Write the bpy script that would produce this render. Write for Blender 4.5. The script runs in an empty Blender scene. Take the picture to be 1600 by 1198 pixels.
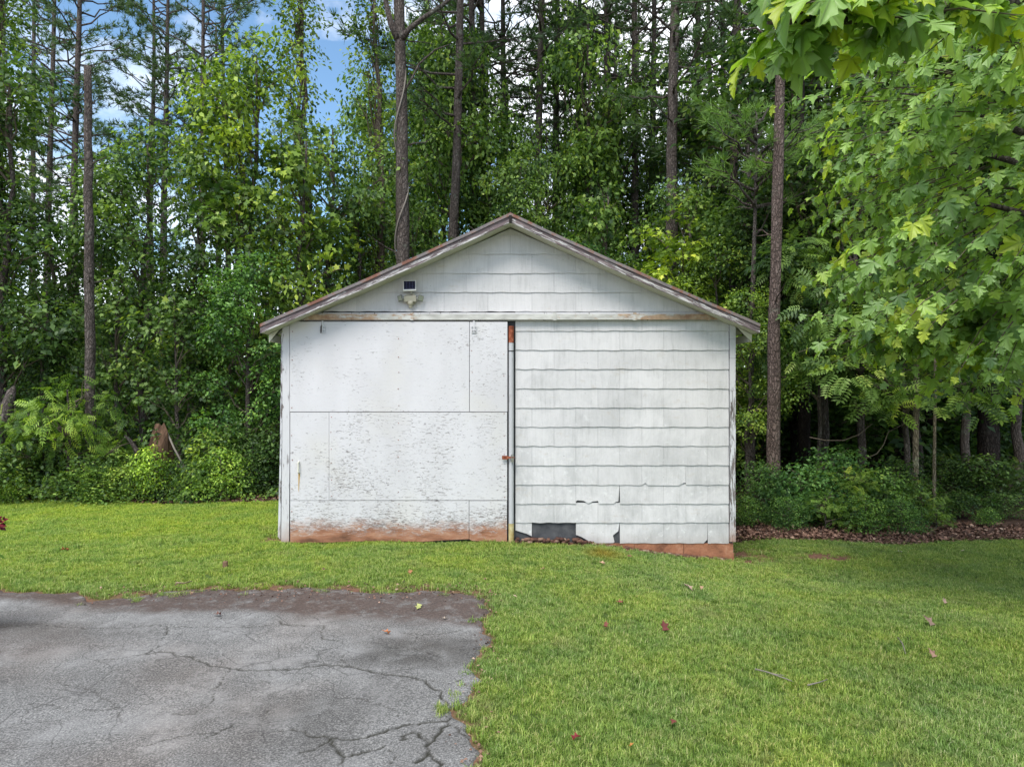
import bpy, math, random
import numpy as np
from mathutils import Vector, Matrix, noise

R = random.Random(7)
NR = np.random.default_rng(7)
SC = bpy.context.scene
COL = SC.collection
F, CH = 1080.0, 2.2          # focal length in photo pixels, eye height in metres
YW = 9.6                     # distance of the shed front
U = F / YW

# ------------------------------------------------------------------ camera, sky, sun, exposure
cd = bpy.data.cameras.new('camera')
cam = bpy.data.objects.new('camera', cd)
COL.objects.link(cam)
cam.location = (0, 0, CH)
cam.rotation_euler = (math.radians(90), 0, 0)
cd.sensor_width = 36
cd.lens = 36 * F / 1600
cd.clip_start = 0.05
cd.clip_end = 800
SC.camera = cam

SUN_EL, SUN_AZ = math.radians(56), math.radians(205)   # azimuth measured clockwise from +Y
w = bpy.data.worlds.new('World')
SC.world = w
w.use_nodes = True
nt = w.node_tree
nt.nodes.clear()
def N(nt, t, **kw):
    n = nt.nodes.new(t)
    for k, v in kw.items():
        setattr(n, k, v)
    return n
out = N(nt, 'ShaderNodeOutputWorld')
bg = N(nt, 'ShaderNodeBackground')
bg.inputs['Strength'].default_value = 0.12
sky = N(nt, 'ShaderNodeTexSky', sky_type='NISHITA', sun_disc=False)
sky.sun_elevation = SUN_EL
sky.sun_rotation = SUN_AZ
sky.air_density = 1.0
sky.dust_density = 0.6
sky.ozone_density = 1.0
tc = N(nt, 'ShaderNodeTexCoord')
mp = N(nt, 'ShaderNodeMapping')
mp.inputs['Scale'].default_value = (1, 1, 1.9)
mp.inputs['Location'].default_value = (0.31, 0.1, 0.42)
ns = N(nt, 'ShaderNodeTexNoise')
ns.inputs['Scale'].default_value = 2.6
ns.inputs['Detail'].default_value = 7
ns.inputs['Roughness'].default_value = 0.55
rp = N(nt, 'ShaderNodeValToRGB')
rp.color_ramp.elements[0].position = 0.43
rp.color_ramp.elements[1].position = 0.58
mx = N(nt, 'ShaderNodeMixRGB')
mx.inputs[2].default_value = (8.8, 9.1, 9.6, 1)
L = nt.links.new
L(tc.outputs['Generated'], mp.inputs['Vector'])
L(mp.outputs[0], ns.inputs['Vector'])
L(ns.outputs[0], rp.inputs[0])
L(rp.outputs[0], mx.inputs[0])
tn = N(nt, 'ShaderNodeMixRGB', blend_type='MULTIPLY')
tn.inputs[0].default_value = 1
tn.inputs[2].default_value = (0.92, 1.09, 1.13, 1)
L(sky.outputs[0], tn.inputs[1])
L(tn.outputs[0], mx.inputs[1])
L(mx.outputs[0], bg.inputs['Color'])
L(bg.outputs[0], out.inputs['Surface'])

sd = bpy.data.lights.new('sun', 'SUN')
sd.energy = 2.3
sd.angle = math.radians(26)
sd.color = (1.0, 0.96, 0.905)
sun = bpy.data.objects.new('sun', sd)
COL.objects.link(sun)
sdir = Vector((math.sin(SUN_AZ) * math.cos(SUN_EL), math.cos(SUN_AZ) * math.cos(SUN_EL), math.sin(SUN_EL)))
sun.rotation_euler = sdir.to_track_quat('Z', 'Y').to_euler()
sun.location = (-6, -6, 14)

SC.view_settings.view_transform = 'Standard'
SC.view_settings.look = 'None'
SC.view_settings.exposure = 0.82
SC.view_settings.gamma = 1
SC.view_settings.use_curve_mapping = False
cy = SC.cycles
cy.max_bounces = 6
cy.diffuse_bounces = 4
cy.glossy_bounces = 2
cy.transmission_bounces = 4
cy.transparent_max_bounces = 4
cy.use_denoising = True
cy.caustics_reflective = False
cy.caustics_refractive = False

# ------------------------------------------------------------------ helpers
def P(px, py, Y):
    return Vector(((px - 800) / F * Y, Y, CH - (py - 599) / F * Y))
def PX(px): return (px - 800) / U
def PZ(py): return CH - (py - 599) / U
def sstep(a, b, x):
    t = np.clip((np.asarray(x, float) - a) / (b - a), 0, 1)
    return t * t * (3 - 2 * t)
def gz(x, y):
    x = np.asarray(x, float); y = np.asarray(y, float)
    z = -0.25 * sstep(0.5, 3.3, x) * sstep(5.2, 9.2, y)
    z = z - 0.10 * np.exp(-((x - 3.55) ** 2 / 0.16 + (y - 10.1) ** 2 / 0.4))
    z = z + 0.012 * np.sin(x * 1.7 + 0.6) * np.sin(y * 1.3) + 0.008 * np.sin(x * 4.1 + y * 2.3)
    z = z + 0.25 * sstep(14, 26, y) + 0.6 * sstep(26, 60, y)
    return z
def gzf(x, y): return float(gz(x, y))

def np_mesh(name, V, Fc, rnd=None, extra=None):
    me = bpy.data.meshes.new(name)
    V = np.asarray(V, 'f'); Fc = np.asarray(Fc, 'i')
    m, k = Fc.shape
    me.vertices.add(len(V)); me.vertices.foreach_set('co', V.ravel())
    me.loops.add(m * k); me.loops.foreach_set('vertex_index', Fc.ravel())
    me.polygons.add(m); me.polygons.foreach_set('loop_start', (np.arange(m) * k).astype('i'))
    if rnd is not None:
        extra = dict(extra or {}); extra['rnd'] = rnd
    me.update(calc_edges=True)
    for an, av in (extra or {}).items():
        a = me.attributes.new(an, 'FLOAT', 'POINT')
        a.data.foreach_set('value', np.asarray(av, 'f'))
    return me

def link(name, me, mat=None, parent=None, loc=(0, 0, 0), smooth=False, kind=None):
    o = bpy.data.objects.new(name, me)
    COL.objects.link(o)
    if mat is not None and not me.materials: me.materials.append(mat)
    o.location = loc
    if parent is not None: o.parent = parent
    if smooth:
        me.polygons.foreach_set('use_smooth', [True] * len(me.polygons))
    if kind: o['kind'] = kind
    return o
def tag(o, label=None, cat=None, group=None, kind=None):
    if label: o['label'] = label
    if cat: o['category'] = cat
    if group: o['group'] = group
    if kind: o['kind'] = kind
    return o
def empty(name, loc, label, cat, group=None):
    o = bpy.data.objects.new(name, None)
    COL.objects.link(o)
    o.location = loc
    o.empty_display_size = 0.2
    return tag(o, label, cat, group)

class MB:
    """collects simple shapes into one mesh"""
    def __init__(s): s.v = []; s.f = []
    def add(s, vs, fs):
        b = len(s.v); s.v += [tuple(p) for p in vs]; s.f += [tuple(b + i for i in f) for f in fs]
        return s
    def box(s, x0, x1, y0, y1, z0, z1):
        return s.add([(x0, y0, z0), (x1, y0, z0), (x1, y1, z0), (x0, y1, z0), (x0, y0, z1), (x1, y0, z1), (x1, y1, z1), (x0, y1, z1)],
                     [(0, 3, 2, 1), (4, 5, 6, 7), (0, 1, 5, 4), (1, 2, 6, 5), (2, 3, 7, 6), (3, 0, 4, 7)])
    def prism(s, outline, y0, y1):
        """outline in (x, z); y0 and y1 numbers or functions of (x, z)"""
        n = len(outline)
        a = y0 if callable(y0) else (lambda x, z: y0)
        b = y1 if callable(y1) else (lambda x, z: y1)
        vs = [(x, a(x, z), z) for x, z in outline] + [(x, b(x, z), z) for x, z in outline]
        fs = [tuple(range(n)), tuple(range(2 * n - 1, n - 1, -1))]
        fs += [(i, i + n, (i + 1) % n + n, (i + 1) % n) for i in range(n)]
        return s.add(vs, fs)
    def tube(s, pts, rad, sides=8, cap=None, wob=0.0):
        if cap is None: cap = len(pts) > 2 and sides < 12
        pts = [Vector(p) for p in pts]
        n = len(pts)
        if not hasattr(rad, '__len__'): rad = [rad] * n
        vs = []
        ref = Vector((0.31, 0.95, 0.1))
        for i, p in enumerate(pts):
            d = (pts[min(i + 1, n - 1)] - pts[max(i - 1, 0)]).normalized()
            a = d.cross(ref)
            if a.length < 0.05: a = d.cross(Vector((1, 0, 0)))
            a.normalize(); b = d.cross(a)
            for k in range(sides):
                t = 2 * math.pi * k / sides
                q = 1.0
                if wob:
                    q += wob * noise.noise(Vector((math.cos(t) * 1.3, math.sin(t) * 1.3, i * 0.55 + p.x)))
                vs.append(p + (a * math.cos(t) + b * math.sin(t)) * rad[i] * q)
        fs = [(i * sides + k, i * sides + (k + 1) % sides, (i + 1) * sides + (k + 1) % sides, (i + 1) * sides + k)
              for i in range(n - 1) for k in range(sides)]
        if cap:
            fs.append(tuple(range(sides - 1, -1, -1)))
            fs.append(tuple((n - 1) * sides + k for k in range(sides)))
        return s.add(vs, fs)
    def mesh(s, name):
        me = bpy.data.meshes.new(name)
        me.from_pydata(s.v, [], s.f); me.update()
        return me
    def build(s, name, mat, parent=None, loc=(0, 0, 0), smooth=False, kind=None):
        me = s.mesh(name)
        if parent is not None and loc == (0, 0, 0):
            o = link(name, me, mat, parent, (0, 0, 0), smooth, kind)
            # parts are modelled in world coordinates: take the parents' offset out again
            off = Vector((0, 0, 0)); q = parent
            while q is not None: off += q.location; q = q.parent
            o.location = -off
            return o
        return link(name, me, mat, parent, loc, smooth, kind)

# ------------------------------------------------------------------ materials
class MT:
    def __init__(s, name, rough=0.8, spec=0.3):
        s.m = bpy.data.materials.new(name); s.m.use_nodes = True
        s.t = s.m.node_tree; s.t.nodes.clear()
        s.out = s.n('ShaderNodeOutputMaterial'); s.b = s.n('ShaderNodeBsdfPrincipled')
        s.b.inputs['Roughness'].default_value = rough
        s.b.inputs['Specular IOR Level'].default_value = spec
        s.l(s.b.outputs[0], s.out.inputs['Surface'])
        s.geo = s.n('ShaderNodeNewGeometry'); s.pos = s.geo.outputs['Position']
    def n(s, t, **k): return N(s.t, t, **k)
    def l(s, a, b): s.t.links.new(a, b); return b
    def put(s, sock, v):
        if hasattr(v, 'is_linked') or hasattr(v, 'links'): s.t.links.new(v, sock)
        else: sock.default_value = v
    def noise(s, scale=5, vec=None, sc=(1, 1, 1), detail=5, rough=0.55, dist=0.0, off=(0, 0, 0)):
        m = s.n('ShaderNodeMapping'); m.inputs['Scale'].default_value = sc; m.inputs['Location'].default_value = off
        s.l(vec or s.pos, m.inputs['Vector'])
        x = s.n('ShaderNodeTexNoise'); x.inputs['Scale'].default_value = scale
        x.inputs['Detail'].default_value = detail; x.inputs['Roughness'].default_value = rough
        x.inputs['Distortion'].default_value = dist
        s.l(m.outputs[0], x.inputs['Vector']); return x.outputs[0]
    def ramp(s, v, stops):
        r = s.n('ShaderNodeValToRGB'); e = r.color_ramp.elements
        while len(e) < len(stops): e.new(0.5)
        for i, (p, c) in enumerate(stops):
            e[i].position = p
            e[i].color = (c, c, c, 1) if not hasattr(c, '__len__') else (*c, 1)
        s.l(v, r.inputs[0]); return r.outputs[0]
    def mix(s, f, a, b, mode='MIX'):
        x = s.n('ShaderNodeMixRGB', blend_type=mode)
        for i, v in enumerate((f, a, b)):
            if hasattr(v, '__len__') and len(v) == 3: v = (*v, 1)
            s.put(x.inputs[i], v)
        return x.outputs[0]
    def math(s, op, a, b=0.0, c=0.0, clamp=False):
        x = s.n('ShaderNodeMath', operation=op); x.use_clamp = clamp
        s.put(x.inputs[0], a); s.put(x.inputs[1], b)
        if op in ('MULTIPLY_ADD', 'SMOOTH_MIN'): s.put(x.inputs[2], c)
        return x.outputs[0]
    def mapr(s, v, a, b, c=0.0, d=1.0):
        x = s.n('ShaderNodeMapRange'); s.put(x.inputs[0], v)
        for i, q in enumerate((a, b, c, d)): x.inputs[i + 1].default_value = q
        return x.outputs[0]
    def attr(s, name, out='Fac', t='GEOMETRY'):
        x = s.n('ShaderNodeAttribute', attribute_name=name, attribute_type=t); return x.outputs[out]
    def xyz(s, vec=None):
        x = s.n('ShaderNodeSeparateXYZ'); s.l(vec or s.pos, x.inputs[0]); return x.outputs
    def col(s, c): s.put(s.b.inputs['Base Color'], c if hasattr(c, 'links') else (*c, 1)); return s
    def bump(s, h, strength=0.5, dist=0.01):
        x = s.n('ShaderNodeBump'); x.inputs['Strength'].default_value = strength; x.inputs['Distance'].default_value = dist
        s.l(h, x.inputs['Height']); s.l(x.outputs[0], s.b.inputs['Normal']); return s

def leaf_mat(name, ramp, trans=0.35, rough=0.5, spec=0.35, tcol=(1.2, 1.25, 0.5), vein=False):
    m = MT(name, rough, spec)
    oi = m.n('ShaderNodeObjectInfo')
    r = m.attr('rnd')
    c = m.ramp(r, ramp)
    c = m.mix(1.0, c, oi.outputs['Color'], 'MULTIPLY')
    big = m.noise(0.45, detail=2)
    c = m.mix(m.mapr(big, 0.35, 0.65, 0, 0.4), c, m.mix(1.0, c, (0.62, 0.78, 0.85), 'MULTIPLY'))
    if vein:
        v = m.math('POWER', m.attr('vein'), 9.0)
        c = m.mix(m.math('MULTIPLY', v, 0.4), c, (0.34, 0.42, 0.20))
        m.bump(m.math('ADD', m.math('POWER', m.attr('vein'), 4.0), m.math('MULTIPLY', m.noise(60, detail=3), 0.35)), 0.5, 0.006)
    m.col(c)
    t = m.n('ShaderNodeBsdfTranslucent')
    m.put(t.inputs[0], m.mix(1.0, c, tcol, 'MULTIPLY'))
    mx = m.n('ShaderNodeMixShader'); mx.inputs[0].default_value = trans
    m.l(m.b.outputs[0], mx.inputs[1]); m.l(t.outputs[0], mx.inputs[2]); m.l(mx.outputs[0], m.out.inputs['Surface'])
    return m.m

M = {}
G = lambda *a: a
M['leaf'] = leaf_mat('broad_leaf', [(0, (0.035, 0.08, 0.022)), (0.35, (0.125, 0.215, 0.05)), (0.8, (0.29, 0.42, 0.10)), (1, (0.42, 0.50, 0.11))], 0.42)
M['pine'] = leaf_mat('pine_needle', [(0, (0.05, 0.10, 0.045)), (0.6, (0.095, 0.165, 0.055)), (1, (0.15, 0.22, 0.07))], 0.3, 0.55)
M['syc'] = leaf_mat('sycamore_leaf', [(0, (0.12, 0.22, 0.07)), (0.3, (0.24, 0.38, 0.11)), (0.7, (0.35, 0.52, 0.13)), (0.92, (0.44, 0.60, 0.10)), (1, (0.52, 0.60, 0.07))], 0.46, 0.42, 0.5, (1.25, 1.3, 0.4), True)
M['grass'] = None

def bark(name, c1, c2, c3, sc=1.0):
    m = MT(name, 0.95, 0.15)
    oi = m.n('ShaderNodeObjectInfo')
    a = m.noise(9 * sc, sc=(1, 1, 0.22), detail=6, rough=0.65, dist=0.6)
    v = m.n('ShaderNodeTexVoronoi', feature='DISTANCE_TO_EDGE')
    mp = m.n('ShaderNodeMapping'); mp.inputs['Scale'].default_value = (1, 1, 0.3)
    m.l(m.mix(0.16, m.pos, m.noise(6, detail=5)), mp.inputs[0]); m.l(mp.outputs[0], v.inputs['Vector'])
    v.inputs['Scale'].default_value = 25 * sc
    e = m.mapr(v.outputs[0], 0.0, 0.22)
    c = m.ramp(a, [(0.3, c1), (0.55, c2), (0.75, c3)])
    c = m.mix(m.math('MULTIPLY', m.math('SUBTRACT', 1.0, e), 0.6), c, (0.035, 0.028, 0.024))
    lich = m.mapr(m.noise(4.0, detail=5, off=(5, 2, 1)), 0.60, 0.68)
    c = m.mix(m.math('MULTIPLY', lich, 0.35), c, (0.22, 0.25, 0.20))
    m.col(m.mix(1.0, c, oi.outputs['Color'], 'MULTIPLY'))
    m.bump(m.math('ADD', m.math('MULTIPLY', e, 0.8), a), 0.9, 0.03)
    return m.m
M['bark'] = bark('pine_bark', (0.075, 0.06, 0.053), (0.135, 0.112, 0.10), (0.22, 0.19, 0.172))
M['twig'] = MT('twig_bark', 0.9, 0.2).col((0.10, 0.08, 0.06)).m
M['greytwig'] = MT('bleached_twig', 0.9, 0.2).col((0.20, 0.175, 0.15)).m
m = MT('bare_wood', 0.9, 0.15)
m.col(m.ramp(m.noise(6, sc=(1, 1, 0.15), dist=1.0), [(0.3, (0.10, 0.07, 0.05)), (0.55, (0.22, 0.15, 0.11)), (0.75, (0.36, 0.28, 0.22))]))
m.bump(m.noise(20, sc=(1, 1, 0.1)), 0.6, 0.02); M['barewood'] = m.m
m = MT('rotten_red_wood', 0.95, 0.1)
m.col(m.ramp(m.noise(7, sc=(1, 1, 0.2), dist=1.0), [(0.3, (0.04, 0.026, 0.02)), (0.55, (0.12, 0.07, 0.045)), (0.75, (0.24, 0.15, 0.10))]))
m.bump(m.noise(18, sc=(1, 1, 0.15)), 0.8, 0.03); M['rotten'] = m.m

# shingle (painted cement)
m = MT('painted_cement_shingle', 0.62, 0.35)
oi = m.n('ShaderNodeObjectInfo')
grain = m.noise(9, sc=(9, 1, 0.35), detail=5, rough=0.6)
mil = m.noise(1.9, sc=(1.25, 1, 0.9), detail=9, rough=0.72, dist=0.4, off=(3.3, 0, 1.2))
x_, y_, z_ = m.xyz()
tint = m.mapr(oi.outputs['Random'], 0, 1, 0.92, 1.03)
c = m.mix(1.0, (0.60, 0.582, 0.578), tint, 'MULTIPLY')
low = m.mapr(z_, 3.2, 0.0)
md = m.math('MULTIPLY', m.mapr(mil, 0.42, 0.62), m.math('ADD', m.math('MULTIPLY', low, 0.32), 0.16))
c = m.mix(md, c, (0.27, 0.275, 0.27))
stk = m.noise(6, sc=(4.5, 1, 0.5), detail=6, rough=0.7, off=(2, 0, 8))
c = m.mix(m.math('MULTIPLY', m.math('MULTIPLY', m.mapr(stk, 0.5, 0.72), m.mapr(mil, 0.35, 0.6)), 0.4), c, (0.24, 0.235, 0.22))
oldr = m.mapr(m.noise(15, sc=(1, 1, 1.3), detail=7, rough=0.75, off=(5, 5, 5)), 0.60, 0.68)
c = m.mix(m.math('MULTIPLY', m.math('MULTIPLY', oldr, low), 0.45), c, (0.33, 0.31, 0.28))
c = m.mix(m.math('MULTIPLY', m.mapr(grain, 0.42, 0.7), 0.2), c, (0.38, 0.38, 0.37))
rust = m.mapr(m.noise(3.1, sc=(1, 1, 2.2), detail=7, rough=0.7, off=(9, 1, 4)), 0.6, 0.72)
c = m.mix(m.math('MULTIPLY', rust, 0.5), c, (0.42, 0.36, 0.29))
pale = m.mapr(m.noise(14, detail=4, off=(1, 8, 2)), 0.62, 0.7)
c = m.mix(m.math('MULTIPLY', m.math('MULTIPLY', pale, low), 0.6), c, (0.68, 0.68, 0.67))
clay = m.mapr(m.math('ADD', z_, m.math('MULTIPLY', m.noise(6), 0.12)), 0.20, -0.02)
c = m.mix(m.math('MULTIPLY', clay, 0.55), c, (0.30, 0.25, 0.22))
spk = m.mapr(m.noise(55, detail=2, off=(2, 3, 3)), 0.745, 0.76)
c = m.mix(m.math('MULTIPLY', spk, 0.8), c, (0.10, 0.09, 0.08))
m.col(c); m.bump(m.math('ADD', m.math('MULTIPLY', grain, 0.7), m.noise(80, detail=2)), 0.35, 0.004)
M['shingle'] = m.m

# plywood door
m = MT('weathered_white_plywood', 0.7, 0.3)
x_, y_, z_ = m.xyz()
fl = m.noise(40, sc=(0.36, 1, 1.4), detail=6, rough=0.72, dist=1.2)
zone = m.noise(1.1, detail=4, off=(1, 4, 7))
side = m.mapr(x_, -2.9, -0.1, -0.012, 0.025)
midz = m.mapr(z_, 1.9, 1.75, 0.0, 0.05)
botz = m.mapr(z_, 0.55, 0.10, 0.0, 0.10)
thr = m.math('ADD', m.math('ADD', m.math('MULTIPLY', zone, 0.34), side), m.math('ADD', midz, botz))
f = m.mapr(m.math('ADD', fl, thr), 0.80, 0.85)
base = m.mix(m.mapr(m.noise(2.1, sc=(1, 1, 0.4), detail=5), 0.35, 0.7), (0.60, 0.585, 0.595), (0.53, 0.515, 0.52))
base = m.mix(m.math('MULTIPLY', m.mapr(m.noise(1.4, detail=4, off=(7, 7, 7)), 0.5, 0.7), 0.3), base, (0.58, 0.55, 0.48))
spk = m.mapr(m.noise(34, sc=(0.8, 1, 0.6), detail=3, off=(3, 1, 6)), 0.70, 0.73)
f = m.math('MAXIMUM', f, spk)
c = m.mix(m.math('MULTIPLY', f, 0.85), base, m.ramp(m.noise(12), [(0.35, (0.12, 0.105, 0.10)), (0.7, (0.30, 0.26, 0.24))]))
hz = m.math('ADD', z_, m.math('MULTIPLY', m.math('SUBTRACT', m.noise(5, sc=(1, 1, 1.5), detail=7, rough=0.7), 0.5), 0.42))
clay = m.mapr(hz, 0.34, 0.17)
rag = m.mapr(m.noise(26, sc=(0.35, 1, 1.3), detail=5, rough=0.7, dist=1.0, off=(4, 4, 4)), 0.36, 0.52)
cc = m.ramp(m.noise(8, sc=(0.4, 1, 1.4), detail=6), [(0.3, (0.13, 0.06, 0.035)), (0.5, (0.33, 0.15, 0.085)), (0.72, (0.46, 0.27, 0.18))])
c = m.mix(m.math('MULTIPLY', clay, m.math('MAXIMUM', rag, m.mapr(hz, 0.24, 0.10))), c, cc)
m.col(c); m.bump(m.math('SUBTRACT', m.noise(40, sc=(0.3, 1, 2), detail=4), m.math('MULTIPLY', f, 1.2)), 0.5, 0.004)
M['ply'] = m.m

def painted_wood(name, paint, wood, amount, along=(1, 1, 1), dirt=True):
    m = MT(name, 0.75, 0.25)
    n1 = m.noise(16, sc=along, detail=7, rough=0.7, dist=0.7)
    c = m.mix(m.mapr(n1, amount, amount + 0.05), paint, m.ramp(m.noise(9, sc=along), [(0.3, tuple(q * 0.5 for q in wood)), (0.7, wood)]))
    if dirt:
        x_, y_, z_ = m.xyz()
        cl = m.mapr(m.math('ADD', z_, m.math('MULTIPLY', m.noise(5), 0.3)), 0.45, 0.12)
        c = m.mix(m.math('MULTIPLY', cl, 0.8), c, (0.30, 0.15, 0.09))
    m.col(c); m.bump(m.math('SUBTRACT', m.noise(30, sc=along), m.mapr(n1, amount, amount + 0.04)), 0.6, 0.005)
    return m.m
M['trim'] = painted_wood('white_trim_paint', (0.55, 0.54, 0.545), (0.24, 0.21, 0.20), 0.60, (2, 2, 0.25))
M['peel'] = painted_wood('peeling_board_paint', (0.56, 0.56, 0.57), (0.20, 0.17, 0.16), 0.50, (2, 2, 0.2), True)
m = MT('peeling_rake_paint', 0.8, 0.2)
x_, y_, z_ = m.xyz()
cv = m.n('ShaderNodeCombineXYZ')
m.l(x_, cv.inputs[0]); m.l(m.math('ADD', z_, m.math('MULTIPLY', m.math('ABSOLUTE', x_), 0.443)), cv.inputs[2])
n1 = m.noise(13, vec=cv.outputs[0], sc=(0.28, 1, 2.6), detail=8, rough=0.72, dist=0.5)
n2 = m.noise(1.3, vec=cv.outputs[0], detail=3)
zr = m.math('MULTIPLY', m.mapr(m.math('ADD', z_, m.math('MULTIPLY', m.math('ABSOLUTE', x_), 0.443)), 4.37, 4.45), 0.16)
pk_ = m.mapr(m.math('ADD', m.math('ADD', n1, zr), m.math('MULTIPLY', n2, 0.25)), 0.59, 0.65)
c = m.mix(pk_, (0.52, 0.50, 0.49), m.ramp(m.noise(9, vec=cv.outputs[0], sc=(0.4, 1, 3)), [(0.3, (0.07, 0.055, 0.06)), (0.7, (0.22, 0.17, 0.17))]))
m.col(c); m.bump(m.math('SUBTRACT', m.noise(20, vec=cv.outputs[0], sc=(0.3, 1, 2)), pk_), 0.6, 0.006)
M['rake'] = m.m
M['post'] = painted_wood('grey_post_paint', (0.44, 0.44, 0.45), (0.24, 0.21, 0.20), 0.62, (2, 2, 0.25), False)
M['soffit'] = MT('soffit_paint', 0.7, 0.2).col((0.58, 0.56, 0.46)).m
M['cream'] = MT('cream_paint', 0.6, 0.3).col((0.62, 0.60, 0.50)).m
m = MT('rusty_roof_metal', 0.6, 0.4)
m.col(m.ramp(m.noise(3.5, sc=(1, 1, 1), detail=8, rough=0.7), [(0.36, (0.11, 0.10, 0.105)), (0.49, (0.19, 0.16, 0.155)), (0.57, (0.20, 0.085, 0.055)), (0.72, (0.12, 0.05, 0.035))]))
m.bump(m.noise(40), 0.3, 0.003); M['rust_roof'] = m.m
m = MT('rusty_painted_track', 0.6, 0.4)
x_, y_, z_ = m.xyz()
ra = m.math('MULTIPLY', m.mapr(m.math('ABSOLUTE', m.math('ADD', x_, 0.1)), 0.9, 2.1, -0.08, 0.12), 1.0)
rr = m.math('ADD', m.noise(5, sc=(1, 1, 2.2), detail=7, rough=0.7), ra)
c = m.mix(m.mapr(rr, 0.50, 0.60), m.mix(m.mapr(m.noise(4, sc=(1, 1, 3), detail=6), 0.4, 0.65), (0.55, 0.54, 0.50), (0.36, 0.35, 0.32)), m.ramp(m.noise(12), [(0.3, (0.26, 0.14, 0.08)), (0.7, (0.50, 0.36, 0.24))]))
m.col(c); m.bump(m.noise(50), 0.3, 0.003); M['track'] = m.m
m = MT('rust', 0.85, 0.2); m.col(m.ramp(m.noise(22, detail=6), [(0.3, (0.10, 0.03, 0.018)), (0.6, (0.28, 0.08, 0.04)), (0.75, (0.40, 0.2, 0.13))])); M['rust'] = m.m
m = MT('yellow_lichen', 0.85, 0.2); m.col(m.ramp(m.noise(12, detail=5), [(0.35, (0.36, 0.26, 0.10)), (0.65, (0.50, 0.44, 0.25))])); M['lichen'] = m.m
M['felt'] = MT('dark_felt', 0.95, 0.1); q = M['felt']
q.col(q.ramp(q.noise(9, detail=6), [(0.3, (0.045, 0.047, 0.052)), (0.7, (0.10, 0.10, 0.105))])); M['felt'] = q.m
M['dark'] = MT('dark_inside', 0.95, 0.1).col((0.03, 0.027, 0.025)).m
m = MT('clay_stained_block', 0.95, 0.15)
m.col(m.ramp(m.noise(5, detail=7, rough=0.65), [(0.3, (0.17, 0.075, 0.045)), (0.55, (0.34, 0.15, 0.085)), (0.75, (0.45, 0.25, 0.16))]))
m.bump(m.noise(30, detail=4), 0.7, 0.01); M['block'] = m.m
m = MT('bare_clay_soil', 1.0, 0.1)
m.col(m.ramp(m.noise(9, detail=7, rough=0.7), [(0.3, (0.10, 0.05, 0.035)), (0.6, (0.21, 0.10, 0.065)), (0.75, (0.30, 0.19, 0.14))]))
m.bump(m.noise(25, detail=6), 0.9, 0.03); M['clay'] = m.m
m = MT('brown_rubble', 0.95, 0.15)
m.col(m.ramp(m.attr('rnd'), [(0, (0.07, 0.035, 0.028)), (0.6, (0.16, 0.085, 0.06)), (1, (0.30, 0.21, 0.16))])); M['rubble'] = m.m
m = MT('dead_leaf', 0.8, 0.25)
oi = m.n('ShaderNodeObjectInfo')
m.col(m.mix(1.0, m.ramp(m.attr('rnd'), [(0, (0.06, 0.035, 0.026)), (0.45, (0.16, 0.085, 0.06)), (0.85, (0.30, 0.175, 0.125)), (1, (0.40, 0.28, 0.21))]), oi.outputs['Color'], 'MULTIPLY')); M['litter'] = m.m
m = MT('fallen_leaf', 0.7, 0.3)
oi = m.n('ShaderNodeObjectInfo'); m.col(m.mix(0.5, oi.outputs['Color'], m.mix(1.0, oi.outputs['Color'], m.noise(45, detail=4), 'MULTIPLY'))); M['fleaf'] = m.m
M['plastic'] = MT('beige_plastic', 0.42, 0.45).col((0.46, 0.42, 0.32)).m
M['plastic_w'] = MT('white_plastic', 0.42, 0.45).col((0.66, 0.65, 0.60)).m
M['lens'] = MT('lamp_lens', 0.25, 0.5).col((0.34, 0.35, 0.27)).m
M['lens_rim'] = MT('lamp_rim', 0.4, 0.4).col((0.17, 0.17, 0.14)).m
M['cell'] = MT('solar_cell', 0.18, 0.6).col((0.008, 0.010, 0.035)).m
M['cell_line'] = MT('solar_line', 0.3, 0.5).col((0.20, 0.20, 0.32)).m
M['cable'] = MT('cable', 0.6, 0.3).col((0.12, 0.11, 0.10)).m
m = MT('red_petal', 0.6, 0.3); m.col(m.ramp(m.attr('rnd'), [(0, (0.06, 0.004, 0.01)), (1, (0.30, 0.012, 0.03))])); M['petal'] = m.m

# ------------------------------------------------------------------ lawn and driveway shapes
def drive_sd(x, y):
    """>0 inside the driveway; wavy far edge and right edge"""
    x = np.asarray(x, float); y = np.asarray(y, float)
    # far edge (pixels 925..935 -> about 7.2 m)
    e = np.interp(x, [-14, -5.6, -4.6, -4.25, -4.0, -3.4, -2.7, -1.6, -0.6, -0.2, 0.5],
                  [7.35, 7.30, 7.26, 6.98, 7.10, 7.36, 7.42, 7.34, 7.25, 7.08, 6.9])
    e = e + 0.035 * np.sin(x * 5.3) + 0.022 * np.sin(x * 13.7 + 1) + 0.015 * np.sin(x * 31)
    r = np.interp(y, [-6, 3.9, 4.3, 4.65, 5.1, 5.5, 5.95, 6.3, 6.7, 7.1, 7.6],
                  [-0.3, -0.20, -0.26, -0.36, -0.26, -0.29, -0.19, -0.24, -0.26, -0.25, -0.3])
    r = r + 0.03 * np.sin(y * 7.7 + 0.6) + 0.02 * np.sin(y * 17.3) + 0.012 * np.sin(y * 37)
    return np.minimum(e - y, r - x)
def lawn_back(x):
    x = np.asarray(x, float)
    b = np.where(x > 0, 10.85 + 0.12 * np.sin(x * 1.9) - 0.05 * x * 0.3, 12.75 + 0.14 * np.sin(x * 1.3) + 0.06 * np.sin(x * 4.1))
    return b
def lawn_mask(x, y):
    d = sstep(-0.10, 0.10, lawn_back(x) - y)
    return d

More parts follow.
